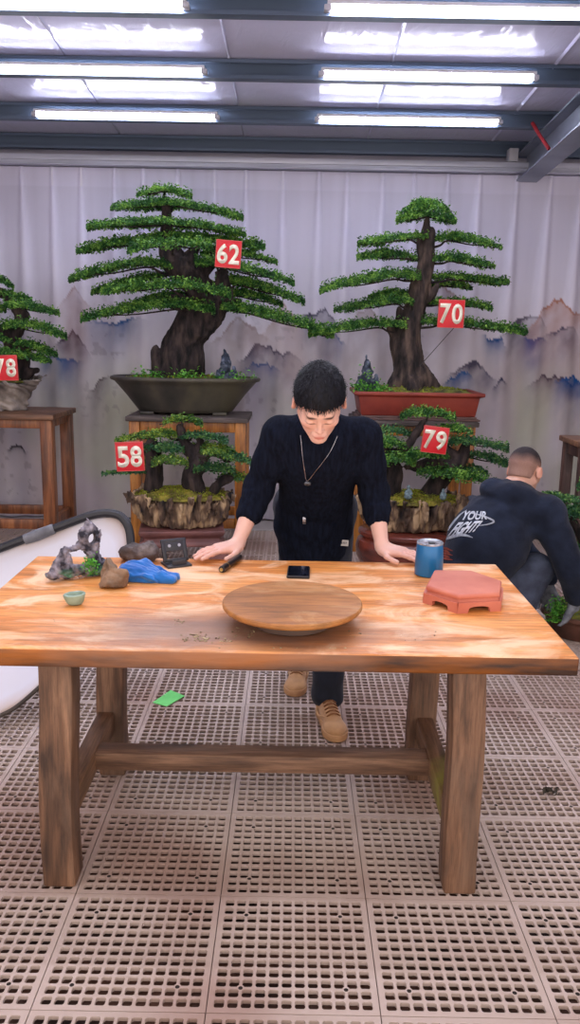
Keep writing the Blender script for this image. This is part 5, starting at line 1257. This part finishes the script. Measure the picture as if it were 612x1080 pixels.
# ---------------------------------------------------------------- tree 70
def tree70():
    Y0 = 6.0; c = atY(436, 442, Y0); org = (c.x, Y0, SH); rng = np.random.RandomState(70)
    T = thing('bonsai', 'bonsai with domed crown in red rectangular pot, marked 70', 'bonsai', org)
    red = mat('red_clay', (150,60,44), (116,42,34), scale=5, rough=.5, bump=.1, bscale=50, c3=(138,52,40))
    hx, hy = .455, .27
    bm = NB()
    lv = [(.86,.030,.86),(.88,.034,.88),(.925,.155,.925),(.93,.165,.93),(1.0,.172,1.0),(1.0,.196,1.0),(.94,.198,.93),(.925,.17,.91)]
    R = [[bm.verts.new((sx*hx*k, sy*hy*k2, z)) for sx, sy in ((-1,-1),(1,-1),(1,1),(-1,1))] for k, z, k2 in lv]
    for p, q in zip(R, R[1:]):
        for i in range(4): j = (i+1) % 4; bm.faces.new((p[i], p[j], q[j], q[i]))
    bm.faces.new(R[0][::-1]); bm.faces.new(R[-1]); bmesh.ops.recalc_face_normals(bm, faces=bm.faces[:]); bmesh.ops.bevel(bm, geom=bm.edges[:], offset=.005, segments=2, affect='EDGES', profile=.5)
    ob('pot', bm, red, T)
    bm = NB(); box(bm, -hx*.95, hx*.95, -hy*.97, hy*.97, .001, .014, .004); box(bm, -hx*.90, hx*.90, -hy*.9, hy*.9, .014, .030, .004); ob('base_board', bm, mat('base_board_brown', (112,84,76), (80,60,56), rough=.6), T)
    rim_moss(T, hx*.90, hy*.88, .185, moss_m, .045, 900, lf_m, 5, rect=True)
    trunk(T, org, Y0, [[(436,409,17,0),(433,396,16,0),(431,382,14,0),(430,364,12,0),(432,346,10.5,0),(438,325,10,0),(443,304,9,0),(448,286,8,0),(451,270,7,0),(450,255,4.5,0),(449,243,3,0),(451,232,2,0)],
        [(414,410,7,-.06),(424,398,9,-.03),(430,380,10,0)], [(458,410,6,-.05),(446,398,9,-.03),(434,384,10,0)], [(436,412,8,-.13),(433,398,9,-.06)],
        [(428,380,9,0),(420,366,7,0),(417,352,4,0),(409,345,2.4,0)], [(426,358,6,0),(424,340,4.5,0),(421,326,2.5,0)],
        [(451,268,4.5,0),(455,252,3,.0),(456,240,2,.0)], [(440,318,5,0),(455,312,3,.0),(462,300,2,.0)], [(450,278,5,.0),(443,262,3,0),(444,250,2,0)]], bark2, .009, .014, seed=14)
    # dome
    pts = [([(418,232),(432,228),(450,226),(466,228),(481,232)], 13, .20, 0), ([(424,223),(438,219),(450,217),(464,219),(474,223)], 12, .15, 0), ([(434,215),(450,212.5),(464,215)], 8, .09, 0)]
    for ln, th, D, yo in pts: pad(T, org, Y0, ln, th, D, yo, B0(451, 236, Y0), lf_a, rng, leaf=.0135, dens=1.2)
    Pd = [([(378,256),(400,253),(425,250),(452,249)], 11, .20, -.02, (444,258)),
          ([(454,252),(475,250),(500,253),(530,261)], 12, .20, .03, (452,262)),
          ([(377,270),(400,268),(420,268),(443,272)], 13, .20, .04, (442,274)),
          ([(456,272),(480,272),(500,276),(522,281)], 12, .20, -.03, (452,278)),
          ([(338,305),(362,299),(390,293),(418,289),(444,291)], 14, .24, -.06, (442,296)),
          ([(450,292),(475,291),(500,294),(522,297),(537,297)], 10, .22, .05, (448,298)),
          ([(389,313),(405,309),(420,308),(436,310)], 9, .16, .14, (438,314)),
          ([(452,301),(468,299),(484,300),(498,303)], 8, .16, .16, (446,304)),
          ([(353,327),(375,323),(400,318),(420,316),(438,318)], 13, .22, -.04, (436,326)),
          ([(448,319),(470,318),(495,320),(519,324)], 10, .20, .06, (444,322)),
          ([(326,352),(350,347),(375,343),(400,340),(430,343)], 14, .24, -.06, (430,352)),
          ([(444,338),(465,338),(495,341),(525,345),(556,350)], 13, .24, -.05, (438,346))]
    for ln, th, D, yo, bs in Pd: pad(T, org, Y0, ln, th, D, yo, B0(bs[0], bs[1], Y0+yo*.3), lf_a, rng, leaf=.0135, rad=.010)
    o3 = Vector(org); rk = atY(387, 405, 5.85)-o3; mini_rock(T, (rk.x, -.13, .19), .25, .095, 8, rock_m)
    for px, r, h, n, sd in ((381,.04,.06,90,11),(394,.05,.06,100,12),(388,.03,.14,50,13),(404,.04,.04,60,14)):
        q = atY(px, 402, 5.85)-o3; plant_tuft(T, (q.x, -.18, .195), r, h, n, weed, sd)
tree70()
# ---------------------------------------------------------------- craggy pots (58, 79)
def craggy(T, org, rx, ry, h, seed, m):
    F = Field((-rx-.06,-ry-.06,-.01), (rx+.06,ry+.06,h+.05), .0065)
    X, Y, Z = F.ax[0][:,None,None], F.ax[1][None,:,None], F.ax[2][None,None,:]
    an = np.arctan2(Y/ry, X/rx); t = np.clip(Z/h, 0, 1)
    sc = .66+.34*t**.55
    flute = .035*np.abs(np.sin(an*13+3*np.sin(an*3+seed)))+.02*np.sin(an*31+seed)
    r = np.sqrt((X/(rx*sc))**2+(Y/(ry*sc))**2)
    d = (r-1)*min(rx, ry)*.85+flute*(.45+.55*t)*1.0
    rim = h-.012+.016*np.sin(an*5+seed)+.010*np.sin(an*11)
    d = np.maximum(d, Z-rim); d = np.maximum(d, -Z+.001)
    inn = np.maximum((np.sqrt((X/(rx*.90))**2+(Y/(ry*.88))**2)-1)*min(rx,ry), (h-.045)-Z)
    d = np.maximum(d, -inn); F.f = d.astype(np.float32)
    F.disp(lambda x,y,z: .030*fbm(x*24,y*24,z*10,seed,4)+.030*np.abs(fbm(x*44,y*44,z*18,seed+2,3))-.008); F.half((0,0,.001), (0,0,-1), .001)
    me, V = F.mesh('pot'); return link_mesh('pot', me, m, T, smooth='all')
crag_m = mat('craggy_pot', (196,168,130), (26,20,20), scale=17, rough=.8, c3=(104,84,68), bump=.9, bscale=40, stretch=(1,1,.35), lo=.34, hi=.66)
def small_tree(num, label, cx, Y0, pottop, pot_w, chains, pads, seed, lm, stool):
    b = atY(cx, 540, Y0); org = (b.x, Y0, .318); rng = np.random.RandomState(seed)
    T = thing('bonsai', label, 'bonsai', org); rx = pot_w/2
    craggy(T, org, rx, .235, .215, seed, crag_m)
    rim_moss(T, rx*.90, .205, .185, moss_y, .05, 1500, lf_m, seed, size=.0065)
    trunk(T, org, Y0, chains, bark, .0065, .010, seed=seed)
    for ln, th, D, yo, bs in pads: pad(T, org, Y0, ln, th, D, yo, B0(bs[0], bs[1], Y0+yo*.3), lm[rng.randint(len(lm))], rng, leaf=.0125, rad=.009, dens=1.05)
    return T, org
T58, o58 = small_tree('58', 'low spreading bonsai in craggy oval pot, marked 58', 192, 5.15, 0, .70,
    [[(161,520,9,0),(163,500,8,0),(162,480,7,0),(160,466,4,0)], [(210,520,8,-.02),(203,508,9,-.02),(205,496,8,-.02),(212,490,7,-.02),(208,484,6,0),(199,474,5,0),(193,462,4,0),(190,450,3,0)],
     [(226,518,5,-.04),(234,508,4,-.04),(244,504,3,-.04)], [(206,486,5,0),(222,478,3.5,0),(236,480,2.5,0)], [(162,482,4,0),(150,470,2.5,0)], [(204,480,3.5,.0),(212,466,2.5,.0),(206,458,2,.0)]],
    [([(172,446),(182,442),(192,441),(202,442),(213,447)], 9, .13, 0, (191,452)),
     ([(122,465),(145,460),(170,457),(195,458)], 9, .17, .05, (188,464)), ([(188,459),(208,457),(225,460),(240,465)], 8, .15, .0, (194,466)),
     ([(150,473),(165,471),(180,471),(194,474)], 12, .15, -.05, (164,478)), ([(160,488),(172,484),(184,484),(198,489)], 12, .15, -.12, (166,490)),
     ([(202,471),(218,469),(234,472),(248,478)], 11, .14, .04, (206,478)), ([(236,483),(248,482),(258,483),(269,488)], 11, .13, .0, (236,486)), ([(212,476),(230,478),(246,484)], 8, .12, -.12, (208,482)),
     ([(108,499),(125,498),(140,497),(156,498)], 4, .06, -.03, (160,496)), ([(205,495),(220,492),(235,493),(248,498)], 12, .15, -.08, (212,496)), ([(230,503),(244,501),(256,503),(267,507)], 11, .12, .02, (234,508)),
     ([(146,490),(156,486),(168,488)], 9, .12, .05, (160,494))], 58, [lf_b, lf_c], None)
T79, o79 = small_tree('79', 'low twin-trunk bonsai in craggy oval pot, marked 79', 434, 5.15, 0, .72,
    [[(411,528,12,0),(413,512,9.5,0),(414,498,9,0),(411,484,6,0),(408,470,4,0)], [(452,526,10,0),(461,510,9,0),(472,498,8,0),(482,490,7,0),(489,480,5,0),(492,466,3,0)],
     [(476,494,5,0),(458,488,5,0),(442,492,4,0),(428,492,2.5,0)], [(411,482,4,0),(430,470,3,0),(440,456,2.5,0),(448,444,2,0)], [(398,512,4,-.05),(404,516,4,-.05),(412,520,5,-.03)], [(486,484,4,0),(466,470,3,.02),(462,456,2,.02)]],
    [([(423,438),(438,434),(452,434),(466,436),(480,441)], 11, .17, 0, (448,446)), ([(390,458),(405,454),(420,453),(437,458)], 9, .16, .05, (412,470)), ([(458,454),(472,451),(486,452),(499,456)], 10, .15, .03, (462,460)),
     ([(386,472),(398,466),(412,464),(428,470)], 14, .17, -.04, (410,476)), ([(473,466),(492,464),(512,467),(536,472)], 12, .17, -.02, (490,472)), ([(424,480),(440,477),(456,477),(474,482)], 12, .17, -.08, (440,484)),
     ([(388,489),(404,484),(420,483),(438,488)], 14, .17, -.12, (412,490)), ([(479,481),(498,479),(516,482),(536,489)], 12, .17, .04, (486,486)), ([(440,498),(462,497),(484,500),(504,504),(523,512)], 15, .17, -.12, (482,498)),
     ([(484,494),(500,494),(514,499)], 10, .14, .08, (482,496)), ([(384,500),(392,503),(400,510)], 7, .07, -.06, (400,512))], 79, [lf_b, lf_a], None)
# little clay figures in pot 79
def figure(px, py, h, lab, seed):
    p = atY(px, py, 4.99); F = Field((-.05,-.04,-.005), (.05,.04,h+.02), .0025)
    F.ell((0,0,h*.16), (h*.30,h*.22,h*.18), .005); F.cone((0,0,h*.2), (0,0,h*.62), h*.20, h*.13, .01); F.ell((0,0,h*.84), (h*.12,h*.12,h*.15), .006)
    for s in (-1,1): F.chain([(s*h*.16,0,h*.58),(s*h*.24,-.006,h*.38),(s*h*.05,-h*.16,h*.30)], [h*.07,h*.06,h*.05], .006)
    me, V = F.mesh('figurine'); o = link_mesh('figurine', me, mat('clay_figure', (122,146,150), (84,100,108), scale=60, rough=.7), None, (p.x, 4.99, .318+.185+.036), smooth='all'); tag(o, lab, 'figurine')
figure(430.5, 529, .088, 'small seated grey-blue clay figurine on the moss of pot 79, left of the right trunk', 1); figure(467, 531, .070, 'smaller seated clay figurine at the right rim of pot 79', 2)
# stools under the craggy pots
def stool58():
    c = Vector(o58); F = Field((-.36,-.32,-.01), (.36,.32,.325), .006)
    X, Y, Z = F.ax[0][:,None,None], F.ax[1][None,:,None], F.ax[2][None,None,:]
    w = .265+.055*np.clip((.25-Z)/.25, 0, 1)**1.3-.03*np.exp(-((Z-.265)/.018)**2)+.0*X
    dx, dy = np.abs(X)-w, np.abs(Y)-w*.82; d = np.maximum(np.maximum(dx, dy), np.maximum(Z-.3165, -Z+.0005)); F.f = (d+0*X+0*Y+0*Z).astype(np.float32)
    F.rbox((0,0,.06), (.165,.5,.155), .05, .01, op='s'); F.rbox((0,0,.06), (.5,.13,.155), .05, .01, op='s'); F.rbox((0,0,.06),(.20,.17,.13),.03,.005,op='s')
    me, V = F.mesh('s'); o = link_mesh('pot_stool', me, mat('maroon_clay', (128,82,76), (92,56,54), scale=6, rough=.5, bump=.1), None, (c.x, c.y, 0), .12, smooth='all'); tag(o, 'maroon clay pot stool with arched sides under bonsai 58', 'stool')
stool58()
def stool79():
    c = Vector(o79); bm = NB(); lathe(bm, [(0,.001),(.26,.001),(.28,.008),(.285,.03),(.31,.06),(.345,.14),(.352,.20),(.34,.245),(.315,.262),(.32,.275),(.335,.285),(.335,.305),(.32,.315),(0,.316)], 72, 1, .8)
    tag(ob('pot_stool', bm, mat('oxblood_glaze', (122,56,42), (66,34,30), scale=4, rough=.25, coat=.3, stretch=(1,1,3)), None, (c.x, c.y, 0), smooth=40), 'glossy dark red round ceramic stool under bonsai 79', 'stool')
stool79()
# ---------------------------------------------------------------- tree 78 (left edge)
def tree78():
    Y0 = 6.0; c = atY(-8, 432, Y0); org = (c.x, Y0, SH); rng = np.random.RandomState(78)
    T = thing('bonsai', 'bonsai in pale root-like stone pot at the left edge, marked 78', 'bonsai', org)
    F = Field((-.50,-.34,-.01), (.50,.34,.30), .0065)
    X, Y, Z = F.ax[0][:,None,None], F.ax[1][None,:,None], F.ax[2][None,None,:]
    an = np.arctan2(Y*1.5, X); t = np.clip(Z/.25, 0, 1); R_ = .215+.19*t**2.2+.028*np.sin(an*4+1.0+Z*9)+.016*np.sin(an*9+Z*22)
    d = (np.sqrt(X**2+(Y*1.5)**2)/R_-1)*R_*.75; rim = .232+.014*np.sin(an*3+.5)+.008*np.sin(an*8)
    d = np.maximum(d, Z-rim); d = np.maximum(d, .001-Z); d = np.maximum(d, -np.maximum(np.sqrt(X**2+(Y*1.5)**2)-.33, .20-Z)); F.f = d.astype(np.float32)
    F.ell((.02,-.24,.0), (.105,.16,.085), .015, op='s')
    F.disp(lambda x,y,z: .016*fbm(x*12,y*12,z*7,6,4)+.006*np.sin(70*(x+z)+14*fbm(x*5,y*5,z*5,2))); F.half((0,0,.001), (0,0,-1), .001)
    me, V = F.mesh('pot'); link_mesh('pot', me, mat('root_stone', (176,166,156), (86,80,78), scale=9, rough=.85, c3=(132,124,118), bump=.5, bscale=30), T, smooth='all')
    rim_moss(T, .30, .16, .205, moss_m, .03, 200, lf_b, 7)
    trunk(T, org, Y0, [[(10,398,13,0),(20,388,9,0),(22,378,8,0),(14,366,7,0),(12,356,7,0),(19,346,6.5,0),(22,336,4,0),(16,326,3,0),(8,314,2.5,0),(-4,302,2,0)], [(20,340,4,0),(28,334,2.5,0),(24,328,2,0)], [(12,358,5,0),(2,348,3,0),(-12,342,2,0)], [(24,396,6,-.02),(34,392,3,-.02),(40,390,1.6,-.02)], [(14,368,4,0),(30,370,3,0)]], bark, .008, .010, seed=31)
    Pd = [([(-45,296),(-20,290),(0,294),(14,302)], 9, .15, 0, (-4,304)), ([(-60,312),(-25,306),(5,309),(33,317)], 10, .2, .03, (4,314)), ([(4,322),(24,321),(42,325),(62,330)], 12, .2, -.03, (22,330)), ([(-75,326),(-45,320),(-15,321),(6,326)], 11, .2, .04, (6,326)),
          ([(2,344),(22,341),(45,345),(70,354)], 14, .22, -.05, (20,346)), ([(-70,350),(-40,342),(-15,343),(6,347)], 13, .2, .04, (6,350)), ([(-30,358),(-10,354),(12,360)], 9, .15, -.1, (10,362)),
          ([(14,363),(28,362),(44,367),(60,374)], 12, .2, -.04, (16,366)), ([(-20,372),(5,371),(30,375),(54,381)], 10, .2, -.10, (16,374)), ([(-90,378),(-60,368),(-30,368),(-5,374)], 12, .2, 0, (10,372))]
    for ln, th, D, yo, bs in Pd: pad(T, org, Y0, ln, th, D, yo, B0(bs[0], bs[1], Y0+yo*.3), lf_a, rng, leaf=.0135)
tree78()
# ---------------------------------------------------------------- low bonsai the crouching man tends
def tree_floor():
    Y0 = 4.12; X = 1.60; org = (X, Y0, 0); rng = np.random.RandomState(9)
    T = thing('bonsai', 'dark leafy bonsai in brown pot on the floor beside the crouching man', 'bonsai', org)
    oval_pot(T, .26, .20, .13, [(0,.002),(.80,.002),(.83,.01),(.90,.08),(.94,.105),(1.0,.11),(1.0,.128),(.94,.13),(.90,.112),(0,.105)], mat('brown_pot', (104,66,52), (66,44,38), scale=6, rough=.5))
    rim_moss(T, .235, .18, .112, moss_m, .03, 200, lf_b, 8)
    trunk(T, org, Y0, [[(632,640,20,0),(626,610,15,0),(634,580,12,0),(628,555,9,0),(640,530,6,0)], [(628,590,8,0),(612,560,5,0),(602,548,3,0)], [(634,575,6,0),(650,560,4,0)]], bark, .008, .010, seed=41)
    for ln, th, D, yo, bs in [([(572,524),(585,524),(600,526),(620,530)], 10, .09, -.03, (622,545)), ([(586,541),(600,540),(620,540),(650,545)], 20, .13, -.05, (620,558)), ([(586,558),(605,562),(625,560),(650,566)], 12, .13, .06, (626,570)),
                              ([(600,580),(620,576),(650,580)], 16, .12, .0, (628,592)), ([(610,512),(630,508),(660,514)], 14, .12, 0, (636,530)), ([(640,540),(665,538),(690,548)], 16, .12, 0, (640,556))]:
        pad(T, org, Y0, ln, th, D, yo, B0(bs[0], bs[1], Y0+yo*.3), lf_b, rng, leaf=.013, dens=1.5)
    q = atY(585, 652, 3.95)-Vector(org); plant_tuft(T, (q.x+.01, q.y+.0, .125), .024, .09, 340, weed, 3, leaf=.011, nm='moss_clump')
tree_floor()
